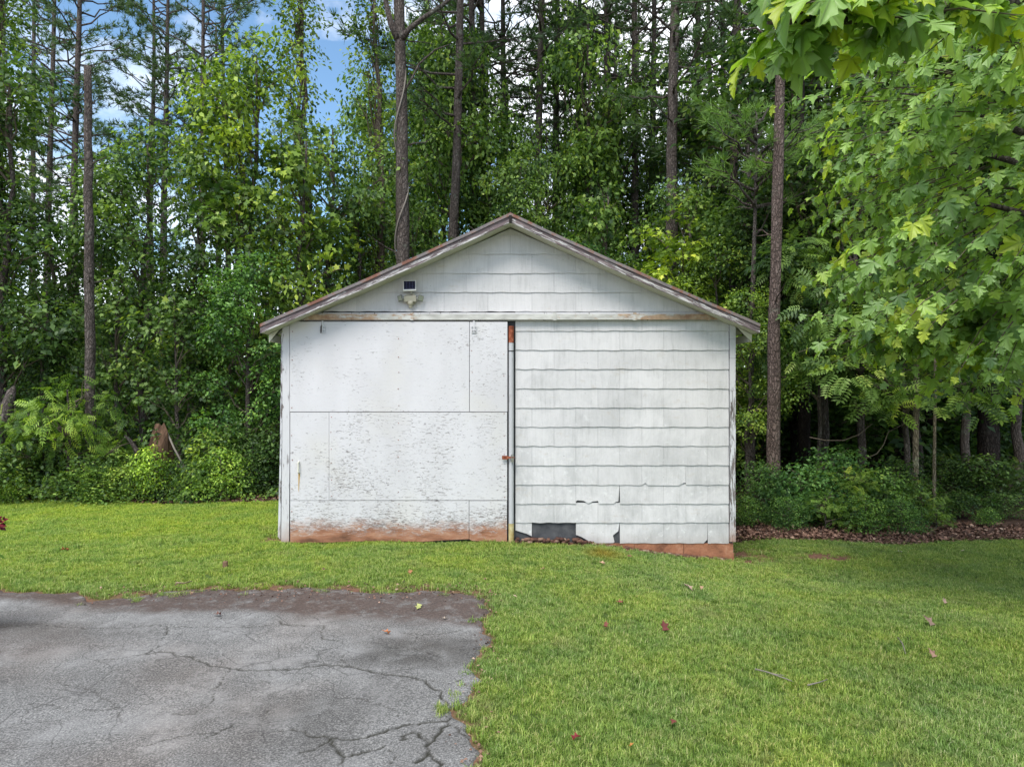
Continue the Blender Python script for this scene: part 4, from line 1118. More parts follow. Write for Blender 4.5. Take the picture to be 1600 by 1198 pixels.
T('K', 1275, 13.9, 5.2, 'tree with feathery compound leaves right of the reddish-barked pine', MD, wide=0.9)
T('K', 1418, 12.9, 4.1, 'sapling with drooping feathery leaves below the sycamore', (1.15, 1.12, 0.95), wide=1.55)

# pines and other tall trunks
def pine(key, px, Y, label, h=None, tw=1.0, group='tall pines among the edge of the woods', **k):
    return stand('pine_tree', key, px, Y, h or R.uniform(19, 24), label, group=group, trunk_w=tw, **k)
pine('P3', 80, 29, 'tall pine with wide open crown near the left edge', 22)
pine('P1', 122, 26, 'tall dark-crowned pine right behind the bare snapped trunk', 21)
pine('P2', 52, 33, 'slim tall pine left of the bare snapped trunk', 24)
pine('P2', 236, 30, 'slim pine left of a pair against the blue sky', 20)
pine('P3', 259, 28, 'pine with clumped crown right of a pair against the sky', 20)
pine('P1', 318, 27, 'straight pine with open crown against the blue sky', 21, 0.8)
pine('P3', 352, 33, 'distant pine behind the top of the tall yellow-green tree', 22)
pine('P2', 738, 22, 'left trunk of the close pair of pines above the roof', 24, 0.95)
pine('P1', 751, 23, 'right trunk of the close pair of pines above the roof', 24, 0.8)
pine('P2', 845, 22, 'tall pine just right of the roof ridge', 24, 0.95)
pine('P1', 872, 25, 'slim pine second to the right of the roof ridge', 24)
pine('P3', 948, 24, 'pine with crooked limbs over the upper right roof slope', 22, 0.9, rot=2.0)
pine('P2', 992, 23, 'tall pine left of the thick dark pine on the right', 24, 0.9)
pine('P1', 1055, 18.5, 'thick dark pine above the bright yellow-green maple', 22, 1.15)
pine('P2', 1088, 26, 'slim pine just right of the thick dark pine', 24)
pine('P3', 1130, 25, 'pine with low green boughs behind the thin young pine', 21)
for px, Y, lab in ((788, 24, 'full-crowned pine whose low boughs hang left of the ridge top'), (905, 26, 'full-crowned pine between the slim pine and the crooked pine'), (1020, 25, 'full-crowned pine with foliage down to the thick dark pine'),
                   (1150, 21, 'full-crowned pine left of the reddish-barked pine'), (670, 27, 'full-crowned pine seen between forked and leaning trunks'), (960, 30, 'full-crowned pine farthest back above the right roof slope'), (1110, 29, 'full-crowned pine farthest back left of the thin young pine')):
    pine('P3', px, Y, lab, R.uniform(18, 22), wide=1.1)
big = stand('pine_tree', 'P2', 622, 16.9, 23, 'big rough forked trunk with a climbing vine left of the ridge', group='tall pines among the edge of the woods', trunk_w=1.15, rot=0.3)
for pts, rd in (([(622, 62), (612, 40), (606, 18), (600, -10), (590, -60)], [0.10, 0.085, 0.07, 0.06, 0.05]), ([(627, 62), (640, 45), (662, 28), (690, 10), (715, -12)], [0.08, 0.065, 0.055, 0.05, 0.04]),
                ([(628, 150), (645, 120), (655, 100), (680, 78), (702, 70)], [0.03, 0.025, 0.022, 0.02, 0.012])):
    MBx = MB().tube([P(a, b_, 16.9) for a, b_ in pts], rd, 8, wob=0.15)
    me = MBx.mesh('limb'); o = link('limb', me, M['bark'], big, smooth=True)
    o.matrix_parent_inverse = (Matrix.Translation(big.location) @ big.rotation_euler.to_matrix().to_4x4() @ Matrix.Diagonal((*big.scale, 1))).inverted()
vp = []
bs = 23 / 24
for i in range(60):
    t = i / 59; a = t * 19 + 0.8 * math.sin(t * 9); z = 0.3 + t * 10.5
    ln_ = LINE['P2']; kk = z / 24 * 26 + 1; k0 = int(kk)
    c_ = ln_[k0].lerp(ln_[k0 + 1], kk - k0)
    rr0 = 0.17 * 1.15 / bs * (1 - 0.72 * (kk / 26) ** 1.1) + 0.012
    vp.append((c_.x + math.cos(a) * rr0, c_.y + math.sin(a) * rr0, z))
MB().tube(vp, [0.020] * 60, 6).build('vine', M['greytwig'], None, smooth=True)
o = bpy.data.objects['vine']; o.parent = big
stand('pine_tree', 'P1', 686, 19.5, 22, 'trunk leaning slightly right between forked trunk and roof ridge', group='tall pines among the edge of the woods', trunk_w=1.0, lean=(0, 0.045), rot=0)
# the reddish pine right of the shed and its thin neighbour
stand('pine_tree', 'P2', 1213, 12.75, 17, 'reddish-barked pine standing clear right of the shed', group='tall pines among the edge of the woods', trunk_w=0.74, rot=1.2, btint=(1.2, 1.08, 1.05), lean=(0, 0.012))
stand('pine_tree', 'PS', 1178, 14.2, 7.9, 'thin young pine with bright green needle tufts', group='tall pines among the edge of the woods', tint=(2.2, 2.1, 1.3), rot=0.5)
# vine-clad columns
for px, Y, h, lab in ((463, 18.2, 13.5, 'tall trunk wrapped in vines left of the gap of blue sky'), (581, 18.8, 13.5, 'tall trunk wrapped in vines just left of the big forked trunk'),
                      (2, 15.2, 12.0, 'pale vine-wrapped trunk at the left edge of the photo')):
    stand('vine_clad_tree', 'V', px, Y, h, lab, group='vine-wrapped trunks', trunk_w=1.15, tint=(1.1, 1.05, 0.8), btint=(1.3, 1.25, 1.15), wide=0.95)

def trunk_only(name, pts, rads, mat, label, cat='tree', group=None, wob=0.2, sides=10, stubs=0):
    p0 = Vector(pts[0])
    o = empty(name, p0, label, cat, group)
    # resample for a livelier surface
    q = []; rr_ = []
    for i in range(len(pts) - 1):
        a, b_ = Vector(pts[i]), Vector(pts[i + 1]); n = max(2, int((b_ - a).length / 0.35))
        for k_ in range(n): t = k_ / n; q.append(a.lerp(b_, t) + Vector((R.gauss(0, .006), R.gauss(0, .006), 0))); rr_.append(rads[i] + (rads[i + 1] - rads[i]) * t)
    q.append(Vector(pts[-1])); rr_.append(rads[-1])
    MB().tube(q, rr_, sides, wob=wob).build('trunk', mat, o, smooth=True)
    for i in range(stubs):
        k_ = R.randrange(len(q) // 4, len(q)); a = R.uniform(0, 6.28); l_ = R.uniform(0.08, 0.4)
        MB().tube([q[k_], q[k_] + Vector((math.cos(a) * l_, math.sin(a) * l_, l_ * 0.4))], [0.02, 0.008], 5).build('limb', mat, o)
    return o
trunk_only('dead_tree', [P(143, 768, 13.45), P(141, 600, 13.45), P(139, 350, 13.45), P(137, 104, 13.45)], [0.105, 0.095, 0.082, 0.066], M['bark'], 'bare grey dead trunk with snapped top standing at the left', stubs=4)
# shaded trunks in the wood on the right
GS = 'shaded trunks inside the woods on the right'
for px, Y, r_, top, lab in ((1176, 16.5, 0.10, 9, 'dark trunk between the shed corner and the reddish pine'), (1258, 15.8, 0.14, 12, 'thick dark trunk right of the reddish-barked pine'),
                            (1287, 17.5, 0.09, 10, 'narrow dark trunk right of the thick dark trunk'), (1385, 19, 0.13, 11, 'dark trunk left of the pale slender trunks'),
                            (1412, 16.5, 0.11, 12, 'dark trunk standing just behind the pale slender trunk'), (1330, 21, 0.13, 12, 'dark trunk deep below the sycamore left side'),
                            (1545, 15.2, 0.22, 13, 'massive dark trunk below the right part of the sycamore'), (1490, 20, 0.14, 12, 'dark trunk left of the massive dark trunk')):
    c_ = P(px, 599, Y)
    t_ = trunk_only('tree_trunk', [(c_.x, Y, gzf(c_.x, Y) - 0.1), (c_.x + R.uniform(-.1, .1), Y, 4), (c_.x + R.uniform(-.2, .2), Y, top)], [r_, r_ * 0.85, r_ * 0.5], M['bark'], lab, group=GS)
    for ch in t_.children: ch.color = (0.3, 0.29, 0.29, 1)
for px, Y, r_, lab in ((1430, 12.6, 0.055, 'pale slender trunk under the sycamore'), (1459, 12.4, 0.030, 'thinnest pale sapling stem under the sycamore')):
    c_ = P(px, 599, Y)
    o = trunk_only('tree_trunk', [(c_.x, Y, gzf(c_.x, Y) - 0.1), (c_.x + 0.02, Y, 2.2), (c_.x + 0.05, Y, 6)], [r_, r_ * 0.85, r_ * 0.4], M['bark'], lab, group='pale slender trunks')
    for ch in o.children: ch.color = (1.9, 1.9, 1.5, 1)
# deep woods: individual far pines share one look
for i in range(40):
    Y = R.uniform(30, 58); px = -150 + 1900 * ((i + R.random()) / 40) ** 0.85
    if 190 < px < 600 and i % 2: continue
    stand('pine_tree', R.choice(('P1', 'P2', 'P3')), px, Y, R.uniform(20, 25) * (0.85 if 130 < px < 620 else 1.0), 'slender pine standing deep in the woods behind the front trees',
          group='pines deep in the woods', trunk_w=R.uniform(0.9, 1.4), tint=(0.9, 0.95, 0.9))
for i in range(16):
    Y = R.uniform(20, 27); px = [30, 180, 420, 500, 650, 780, 900, 960, 1020, 1160, 1240, 1320, 1400, 1470, 1560, 1640][i]
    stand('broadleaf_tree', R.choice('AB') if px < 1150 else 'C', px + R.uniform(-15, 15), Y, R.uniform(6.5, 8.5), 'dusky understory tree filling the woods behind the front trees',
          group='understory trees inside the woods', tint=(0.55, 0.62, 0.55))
MIDL = [(600, 'green tree behind the big forked trunk, its top below the fork'), (668, 'tree filling the gap between forked trunk and leaning trunk'), (712, 'tree behind the close pair of pines, left side'),
        (770, 'tall thin-leaved tree behind the ridge, left side'), (862, 'tree filling the gap right of the pine near the ridge'), (905, 'dark thin-leaved tree above the roof right of the ridge'),
        (965, 'tall leafy tree between the crooked pine and its neighbour'), (1020, 'leafy tree left of the thick dark pine'), (1100, 'leafy tree right of the thick dark pine'), (1150, 'tall leafy tree behind the thin young pine'),
        (700, 'vine-draped tree crown seen high left of the ridge'), (925, 'vine-draped tree crown seen high right of the ridge')]
for i, (px, lab) in enumerate(MIDL):
    stand('broadleaf_tree', 'BADB'[i % 4], px, R.uniform(20.5, 25), R.uniform(10, 13.5) if i < 10 else 14.5, lab, group='tall thin trees behind the shed', tint=(1.1, 1.12, 0.9), wide=0.72)
# more crowns overhead on the right so that the wood is as dark as a wood is
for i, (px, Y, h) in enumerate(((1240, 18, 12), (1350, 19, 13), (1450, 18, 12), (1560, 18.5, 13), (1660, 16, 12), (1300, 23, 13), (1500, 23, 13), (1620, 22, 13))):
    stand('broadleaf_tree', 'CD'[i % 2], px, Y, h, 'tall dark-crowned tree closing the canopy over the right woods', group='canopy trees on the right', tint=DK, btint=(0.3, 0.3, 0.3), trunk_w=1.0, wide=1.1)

# far woods: one mass that nobody could count
rg = np.random.default_rng(5)
blobs = []
for i in range(420):
    Y = rg.uniform(29, 62); x = rg.uniform(-0.95, 0.95) * Y
    top = 7.4 if x < 0 else 9.5
    z = rg.uniform(0.3, 1.0) ** 1.1 * top * Y / 45
    r_ = rg.uniform(0.9, 1.9)
    blobs.append(((x, Y, z), (r_ * 1.3, r_, r_ * 0.8)))
for i in range(200):
    Y = rg.uniform(24, 40); x = rg.uniform(-0.95, 0.95) * Y
    blobs.append(((x, Y, rg.uniform(0.2, 2.6)), (1.6, 1.3, 0.9)))
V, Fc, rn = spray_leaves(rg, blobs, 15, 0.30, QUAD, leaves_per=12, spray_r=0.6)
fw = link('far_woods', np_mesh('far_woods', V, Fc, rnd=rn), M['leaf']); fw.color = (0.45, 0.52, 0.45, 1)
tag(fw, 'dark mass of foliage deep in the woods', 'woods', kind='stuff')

# ------------------------------------------------------------------ shrubs
GSH = 'shrubs along the edge of the lawn'
def shrub(key, px, Y, h, label, tint, wide=1.0, group=GSH):
    return stand('shrub', key, px, Y, h, label, 'shrub', group, tint, wide=wide)
shrub('S3', 108, 13.0, 2.15, 'tall shrub with bright feathery leaves left of the snapped trunk', (1.35, 1.3, 0.9), 0.75)
shrub('S3', 42, 13.1, 1.7, 'feathery-leaved shrub nearest the left edge of the photo', (1.2, 1.15, 0.9), 0.8)
shrub('S1', 70, 13.3, 1.25, 'dark dense shrub below the tall feathery shrub', DK, 1.3)
shrub('S2', 15, 13.2, 0.95, 'low shrub at the lawn edge by the left frame edge', LT, 1.4)
shrub('S1', 158, 13.2, 0.85, 'low dense shrub at the foot of the bare snapped trunk', (1.15, 1.15, 0.95), 1.5)
shrub('S1', 200, 13.0, 0.62, 'low green tangle left of the bright bush', LT, 1.6)
shrub('S2', 238, 12.9, 0.92, 'bright green bush in front of the broken stump', (2.2, 2.0, 1.0), 0.85)
shrub('S1', 285, 13.1, 0.72, 'dark low bush right of the bright bush', DK, 1.2)
shrub('S2', 322, 13.5, 1.15, 'green bush at the right end of the left thicket', LT, 1.0)
shrub('S1', 355, 14.1, 1.3, 'shaded shrub behind the right end of the left thicket', DK, 1.1)
shrub('S1', 395, 13.9, 1.0, 'shaded shrub near the left corner of the shed', DK, 1.1)
shrub('S2', 425, 14.2, 1.2, 'shaded shrub touching the left corner of the shed', DK, 1.0)
shrub('S1', 110, 13.9, 1.5, 'dark shrub behind the left thicket', DK, 1.2)
shrub('S3', 1228, 12.3, 0.8, 'blue-green shrub at the foot of the reddish-barked pine', BL, 1.1)
shrub('S1', 1185, 12.5, 0.95, 'dark twiggy shrub beside the right corner of the shed', (0.6, 0.72, 0.7), 1.0)
shrub('S2', 1250, 12.3, 0.9, 'green shrub at the left end of the right thicket', BL, 1.2)
shrub('S3', 1325, 12.2, 0.95, 'tallest bright shrub in the middle of the right thicket', LT, 1.2)
shrub('S1', 1300, 12.8, 1.15, 'dark dense shrub behind the middle of the right thicket', (0.65, 0.85, 0.85), 1.2)
shrub('S2', 1380, 12.2, 0.85, 'leafy shrub right of the middle of the right thicket', (0.9, 1.0, 0.9), 1.15)
shrub('S3', 1440, 12.0, 0.7, 'light green shrub at the right end of the right thicket', MD, 1.0)
shrub('S1', 1400, 12.9, 0.95, 'dark shrub left of the pale slender trunk', DK, 1.1)
shrub('S2', 1500, 12.6, 0.45, 'low dark shrub right of the thinnest pale stem', DK, 1.5)
shrub('S1', 1570, 12.6, 0.42, 'low dark ground shrub at the right frame edge', DK, 1.6)
shrub('S2', 1540, 13.8, 0.9, 'shaded shrub below the massive dark trunk', DK, 1.3)
shrub('S3', 1600, 13.6, 0.9, 'shaded feathery shrub at the right frame edge', DK, 1.2)
shrub('S1', 1470, 14.2, 0.9, 'shaded shrub deep behind the thinnest pale stem', DK, 1.2)
for i in range(26):
    px = -60 + 1720 * (i + R.random()) / 26
    Y = R.uniform(17.0, 22)
    shrub(R.choice(('S1', 'S2')), px, Y, R.uniform(1.3, 2.6), 'dusky shrub on the forest floor behind the front trees', (0.5, 0.6, 0.55), 1.5, 'undergrowth shrubs inside the woods')

rg = np.random.default_rng(91); rs = random.Random(91)
for i, (px, Y, h, lab) in enumerate(((1165, 11.9, 0.45, 'low dark clump at the shed end of the leaf litter'), (1232, 11.55, 0.5, 'small bush leaning over the leaf litter near the shed'), (1290, 11.6, 0.62, 'bushy clump at the litter edge below the arching bare branch'),
        (1350, 11.45, 0.55, 'bright clump hanging over the leaf litter in mid thicket'), (1408, 11.4, 0.5, 'leafy clump reaching toward the lawn right of mid thicket'), (1463, 11.7, 0.36, 'low sprig at the right end of the right thicket'), (1545, 11.8, 0.3, 'low weed clump near the right frame edge'))):
    shrub(('S2', 'S1', 'S3')[i % 3], px, Y, h, lab, ((0.95, 1.05, 0.9), (0.8, 0.95, 0.9), (1.1, 1.15, 0.9))[i % 3], 1.15)
for i, (px, Y, h, lab) in enumerate(((20, 12.75, 0.55, 'small bright clump at the lawn edge, far left'), (88, 12.8, 0.5, 'weedy clump at the lawn edge below the feathery shrub'), (140, 12.75, 0.42, 'low pale clump at the lawn edge below the snapped trunk'),
        (300, 12.9, 0.6, 'upright leafy clump right of the broken stump'), (345, 13.0, 0.85, 'slender light green clump near the end of the left thicket'))):
    shrub(('S2', 'S3')[i % 2], px, Y, h, lab, ((1.7, 1.6, 1.0), (1.3, 1.3, 1.0))[i % 2], 1.0)
# dead sticks arching out of the right thicket
for pts, lab in (([(1265, 683), (1290, 688), (1318, 688), (1342, 679), (1364, 661)], 'bare grey branch arching over the right thicket'),
                 ([(1352, 716), (1370, 709), (1381, 694), (1388, 675), (1422, 657)], 'forked bare twig rising from the right thicket')):
    o = MB().tube([P(a, b_, 12.3) for a, b_ in pts], [0.009, 0.0085, 0.007, 0.005, 0.003][:len(pts)], 6).build('bare_branch', M['twig'], None, smooth=True)
    tag(o, lab, 'branch')
# broken stump, dead branch, leaning stick and the leaning broken tree on the left
st = empty('broken_stump', P(252, 760, 13.2), 'broken reddish tree stump with jagged top in the left thicket', 'stump')
v = MB(); n = 12; rings = []
zb0, zt0 = -0.1, 1.32
cst = P(252, 599, 13.2)
for k_, (zz, rr_) in enumerate(((zb0, 0.27), (0.45, 0.22), (0.85, 0.19), (1.05, 0.17), (1.22, 0.12))):
    for j in range(n):
        a = 2 * math.pi * j / n; q = 1 + 0.30 * noise.noise(Vector((math.cos(a) * 1.5, math.sin(a) * 1.5, k_ * .4))) + 0.16 * (j % 2) * (1 if k_ < 4 else -2)
        jag = (0.75 * noise.noise(Vector((j * 1.7, 3, 1))) + 0.07 * (j % 2) if k_ >= 3 else 0)
        v.v.append((cst.x + math.cos(a) * rr_ * q, 13.2 + math.sin(a) * rr_ * q, zz + jag))
for k_ in range(4):
    for j in range(n): v.f.append((k_ * n + j, k_ * n + (j + 1) % n, (k_ + 1) * n + (j + 1) % n, (k_ + 1) * n + j))
v.f.append(tuple(4 * n + j for j in range(n)))
v.build('stump_body', M['rotten'], st)
V, Fc, rn = spray_leaves(np.random.default_rng(8), [((cst.x - 0.14, 12.98, 1.22), (0.16, 0.10, 0.18)), ((cst.x - 0.18, 12.98, 0.85), (0.12, 0.1, 0.28)), ((cst.x + 0.18, 12.98, 0.75), (0.09, 0.1, 0.2))], 220, 0.09, QUAD, 10, spray_r=0.12)
o = link('creeper', np_mesh('creeper', V, Fc, rnd=rn), M['leaf'], st); o.location = -st.location; o['kind'] = 'stuff'
o = MB().tube([P(218, 722, 13.3), P(212, 702, 13.3), P(203, 688, 13.3), P(195, 680, 13.3)], [0.045, 0.042, 0.032, 0.018], 8, wob=0.5).build('dead_branch', M['bark'], None, smooth=True)
tag(o, 'short dead branch leaning left beside the broken stump', 'branch')
o = MB().tube([P(256, 664, 13.2), P(272, 700, 13.1), P(295, 742, 13.0)], [0.014, 0.018, 0.02], 6).build('fallen_stick', M['greytwig'], None, smooth=True)
tag(o, 'pale straight stick leaning against the broken stump', 'stick')
o = trunk_only('broken_tree', [P(-12, 730, 13.3), P(4, 665, 13.3), P(12, 635, 13.3), P(18, 612, 13.4), P(22, 604, 13.5)], [0.19, 0.15, 0.11, 0.08, 0.03], M['bark'], 'short leaning broken trunk at the left edge of the photo', stubs=0)

# red-flowering plant just at the left edge
fp = empty('flowering_plant', (-4.78, 6.0, gzf(-4.78, 6)), 'plant with a dark red bloom poking in at the left edge', 'plant')
b = MB(); rg = np.random.default_rng(3)
for i in range(9):
    a = rg.uniform(0, 6.28); l_ = rg.uniform(0.05, 0.28)
    b.tube([(-4.78, 6, 0), (-4.78 + math.cos(a) * l_ * .6, 6 + math.sin(a) * l_ * .6, 0.5), (-4.78 + math.cos(a) * l_, 6 + math.sin(a) * l_, 0.95)], [0.008, 0.006, 0.004], 5)
b.build('stem', M['twig'], fp, kind='stuff')
V, Fc, rn = spray_leaves(rg, [((-4.80, 6.0, 0.55), (0.26, 0.26, 0.30)), ((-4.62, 6.0, 0.77), (0.12, 0.12, 0.08))], 160, 0.07, QUAD, 10, spray_r=0.10)
o = link('foliage', np_mesh('foliage', V, Fc, rnd=rn), M['leaf'], fp); o.location = -fp.location; o.color = (0.6, 0.75, 0.6, 1); o['kind'] = 'stuff'
for c_ in ((-4.475, 6.0, 0.99), (-4.72, 5.85, 1.02), (-4.9, 6.1, 0.98)):
    V, Fc, rn = spray_leaves(rg, [(c_, (0.055, 0.055, 0.06))], 2600, 0.04, QUAD, 8, spray_r=0.02, flat=1.0)
    o = link('bloom', np_mesh('bloom', V, Fc, rnd=rn), M['petal'], fp); o.location = -fp.location

# ------------------------------------------------------------------ leaf litter strips
def litter(name, label, fx, fy, n, size, seed, tint=(1, 1, 1)):
    rg = np.random.default_rng(seed)
    x, y = fx(rg, n), None
    y = fy(rg, x)
    z = gz(x, y) + rg.uniform(0.004, 0.035, n)
    nor = np.stack([rg.normal(size=n) * 0.9, rg.normal(size=n) * 0.9, np.ones(n)], 1)
    tip = np.stack([rg.normal(size=n), rg.normal(size=n), rg.normal(size=n) * 0.25], 1)
    V, Fc = leaves_np([(0, 0, 0), (0.34, 0.45, 0.16), (0, 1, -0.05), (-0.34, 0.45, 0.16)], [(0, 1, 2, 3)], np.stack([x, y, z], 1), tip, nor, size * rg.uniform(0.5, 1.3, n))
    o = link(name, np_mesh(name, V, Fc, rnd=np.repeat(rg.uniform(0, 1, n) ** 1.3, 4)), M['litter']); o.color = (*tint, 1)
    return tag(o, label, 'leaf litter', kind='stuff')
litter('leaf_litter', 'reddish-brown fallen leaves below the right thicket', lambda rg, n: rg.uniform(3.2, 11, n), lambda rg, x: lawn_back(x) - 0.10 + np.abs(rg.normal(size=len(x))) * 0.55, 13000, 0.066, 1)
litter('leaf_litter', 'brown leaf scraps at the edge of the left thicket', lambda rg, n: rg.uniform(-11, -3.4, n), lambda rg, x: lawn_back(x) + 0.02 + np.abs(rg.normal(size=len(x))) * 0.5, 3500, 0.06, 2)
litter('leaf_litter', 'brown dry crumbs of leaves along the far edge of the driveway', lambda rg, n: rg.uniform(-4.4, -0.2, n), lambda rg, x: 7.28 + rg.normal(size=len(x)) * 0.17, 650, 0.028, 4)
litter('leaf_litter', 'small dry leaf scraps beside the driveway edge', lambda rg, n: -0.22 + rg.normal(size=n) * 0.07, lambda rg, x: rg.uniform(3.8, 7.2, len(x)), 260, 0.025, 6)
# low weeds and ground cover at the thicket feet
rg = np.random.default_rng(12)
bl = []
for i in range(110):
    x = rg.uniform(-11, -3.6); bl.append(((x, float(lawn_back(x)) + rg.uniform(0.1, 0.9), 0.06), (0.32, 0.25, 0.16)))
V, Fc, rn = spray_leaves(rg, bl, 70, 0.075, QUAD, 12, spray_r=0.16)
o = link('ground_cover', np_mesh('ground_cover', V, Fc, rnd=rn), M['leaf']); o.color = (1.0, 1.05, 0.85, 1); tag(o, 'leafy weeds and creepers fringing the left thicket', 'weeds', kind='stuff')
bl = []
for i in range(90):
    x = rg.uniform(3.6, 11.5); y = rg.uniform(11.7, 14.5); bl.append(((x, y, -0.12), (0.4, 0.35, 0.22)))
V, Fc, rn = spray_leaves(rg, bl, 60, 0.085, QUAD, 12, spray_r=0.18)
o = link('ground_cover', np_mesh('ground_cover', V, Fc, rnd=rn), M['leaf']); o.color = (0.65, 0.8, 0.7, 1); tag(o, 'dark ground cover growing behind the right leaf litter', 'weeds', kind='stuff')

# ------------------------------------------------------------------ fallen leaves, sticks and a stake in the lawn
def ground_at(px, py):
    Y = CH * F / (py - 599)
    for _ in range(6):
        x = (px - 800) / F * Y; Y = (CH - gzf(x, Y)) * F / (py - 599)
    return x, Y
LEAF5 = STAR[0]
fallen = [
 (1076, 923, 0.10, (0.50, 0.34, 0.27), 'pale pink fallen leaf, largest on the lawn right of centre'),
 (940, 884, 0.07, (0.55, 0.34, 0.22), 'small tan fallen leaf on the grass near the missing shingle'),
 (967, 948, 0.06, (0.24, 0.07, 0.05), 'dark red fallen leaf left of the large pale pink one'),
 (1037, 987, 0.08, (0.16, 0.04, 0.035), 'dark red fallen leaf standing upright in the middle of the lawn'),
 (946, 985, 0.055, (0.22, 0.07, 0.05), 'small red fallen leaf beside the upright dark red one'),
 (902, 1161, 0.055, (0.24, 0.03, 0.035), 'crimson fallen leaf near the bottom of the photo'),
 (1052, 1138, 0.055, (0.20, 0.05, 0.04), 'dark maroon fallen leaf on the lower lawn'),
 (988, 1173, 0.03, (0.55, 0.22, 0.06), 'tiny orange fallen leaf at the bottom of the lawn'),
 (1450, 979, 0.10, (0.30, 0.20, 0.15), 'curled brown fallen leaf on the right lawn'),
 (1456, 1031, 0.065, (0.34, 0.20, 0.14), 'brown fallen leaf below the curled brown one'),
 (1096, 926, 0.05, (0.42, 0.26, 0.16), 'little brown leaf just right of the large pale pink one'),
 (982, 874, 0.06, (0.22, 0.09, 0.06), 'brown leaf on the grass in front of the block foundation'),
 (847, 895, 0.05, (0.50, 0.30, 0.18), 'tan leaf scrap on the grass below the door post'),
 (806, 938, 0.05, (0.55, 0.40, 0.28), 'pale leaf scrap on the grass right of the driveway corner'),
 (99, 864, 0.09, (0.34, 0.10, 0.03), 'rust-red fallen leaf on the left lawn'),
 (601, 992, 0.075, (0.55, 0.20, 0.08), 'orange fallen leaf lying on the asphalt'),
 (652, 953, 0.085, (0.44, 0.46, 0.16), 'yellow-green fallen leaf on the soil-covered asphalt'),
 (693, 970, 0.04, (0.45, 0.36, 0.28), 'tiny tan leaf on the asphalt near its right edge'),
 (338, 965, 0.07, (0.16, 0.07, 0.05), 'dark brown leaf on the dirty strip of asphalt'),
 (642, 898, 0.06, (0.46, 0.22, 0.10), 'orange-brown leaf in the grass below the door'),
 (508, 896, 0.07, (0.16, 0.08, 0.06), 'dark brown leaf in the grass above the driveway'),
 (1475, 947, 0.05, (0.46, 0.30, 0.24), 'small pinkish leaf scrap above the curled brown leaf'),
 (1505, 864, 0.06, (0.42, 0.38, 0.22), 'pale leaf on the far right lawn near the leaf litter'),
 (1405, 866, 0.06, (0.46, 0.46, 0.28), 'pale green leaf on the lawn near the right thicket'),
]
for px, py, s, c_, lab in fallen:
    x, y = ground_at(px, py)
    on_drive = drive_sd(x, y) > 0
    s *= 1.25
    tvx = np.array(LEAF5, float)
    tvx[:, 2] += R.uniform(0.2, 0.8) * np.abs(tvx[:, 0]) + R.uniform(-.3, .6) * (tvx[:, 1] - 0.5) ** 2
    tvx[:, 0] *= R.uniform(0.55, 0.85); tvx[:, 0] += 0.15 * tvx[:, 1] * R.uniform(-1, 1); tvx[:, 1] -= 0.5
    tv = np.concatenate([tvx, [[0, -0.5, 0.05], [0.02, -0.5, 0.05], [0.05, -0.85, 0.12], [0.03, -0.85, 0.12]]])
    me = bpy.data.meshes.new('fallen_leaf'); me.from_pydata([tuple(q * s) for q in tv], [], [tuple(range(10)), (10, 11, 12, 13)]); me.update()
    o = link('fallen_leaf', me, M['fleaf']); o.color = (*c_, 1)
    up = 'upright' in lab or 'curled' in lab
    o.location = (x, y, gzf(x, y) + (0.022 if on_drive else (0.035 + (0.03 if up else 0.005))))
    o.rotation_euler = (R.uniform(-0.2, 0.35) + (1.0 if up else 0.15), R.uniform(-0.3, 0.3), R.uniform(0, 6.28) if not up else R.uniform(-.4, .4))
    tag(o, lab, 'leaf', 'fallen leaves')
def stick(pts, rad, label, mat=M['greytwig'], lift=0.035, forks=()):
    mb = MB()
    g = [ground_at(*p) for p in pts]
    q = [(a, b_, gzf(a, b_) + lift + R.uniform(0, 0.006)) for a, b_ in g]
    mb.tube(q, [rad * (1 - 0.5 * i / (len(q) - 1)) for i in range(len(q))], 6)
    for f_ in forks:
        gg = [ground_at(*p) for p in f_]; mb.tube([(a, b_, gzf(a, b_) + lift) for a, b_ in gg], [rad * .7, rad * .35], 5)
    o = mb.build('twig', mat, None, smooth=True); tag(o, label, 'twig', 'twigs lying in the grass')
stick([(1180, 1053), (1200, 1057), (1222, 1066), (1240, 1072)], 0.007, 'longest grey twig lying on the lower right lawn', forks=[[(1205, 1059), (1225, 1062)]])
stick([(1262, 1078), (1280, 1074), (1293, 1069)], 0.006, 'short grey twig right of the longest one')
stick([(1403, 1003), (1410, 1012), (1415, 1028)], 0.006, 'thin upright-pointing grey twig on the right lawn')
stick([(275, 915), (288, 915), (300, 912)], 0.010, 'pale wood chip in the dirt above the driveway', M['barewood'], 0.03)
x, y = ground_at(352, 888)
o = MB().box(x - 0.028, x + 0.028, y - 0.02, y + 0.02, gzf(x, y) - 0.05, gzf(x, y) + 0.09).build('wooden_stake', M['rotten'], None)
bv = o.modifiers.new('bevel', 'BEVEL'); bv.width = 0.008
tag(o, 'short brown wooden stake standing in the grass above the driveway', 'stake')

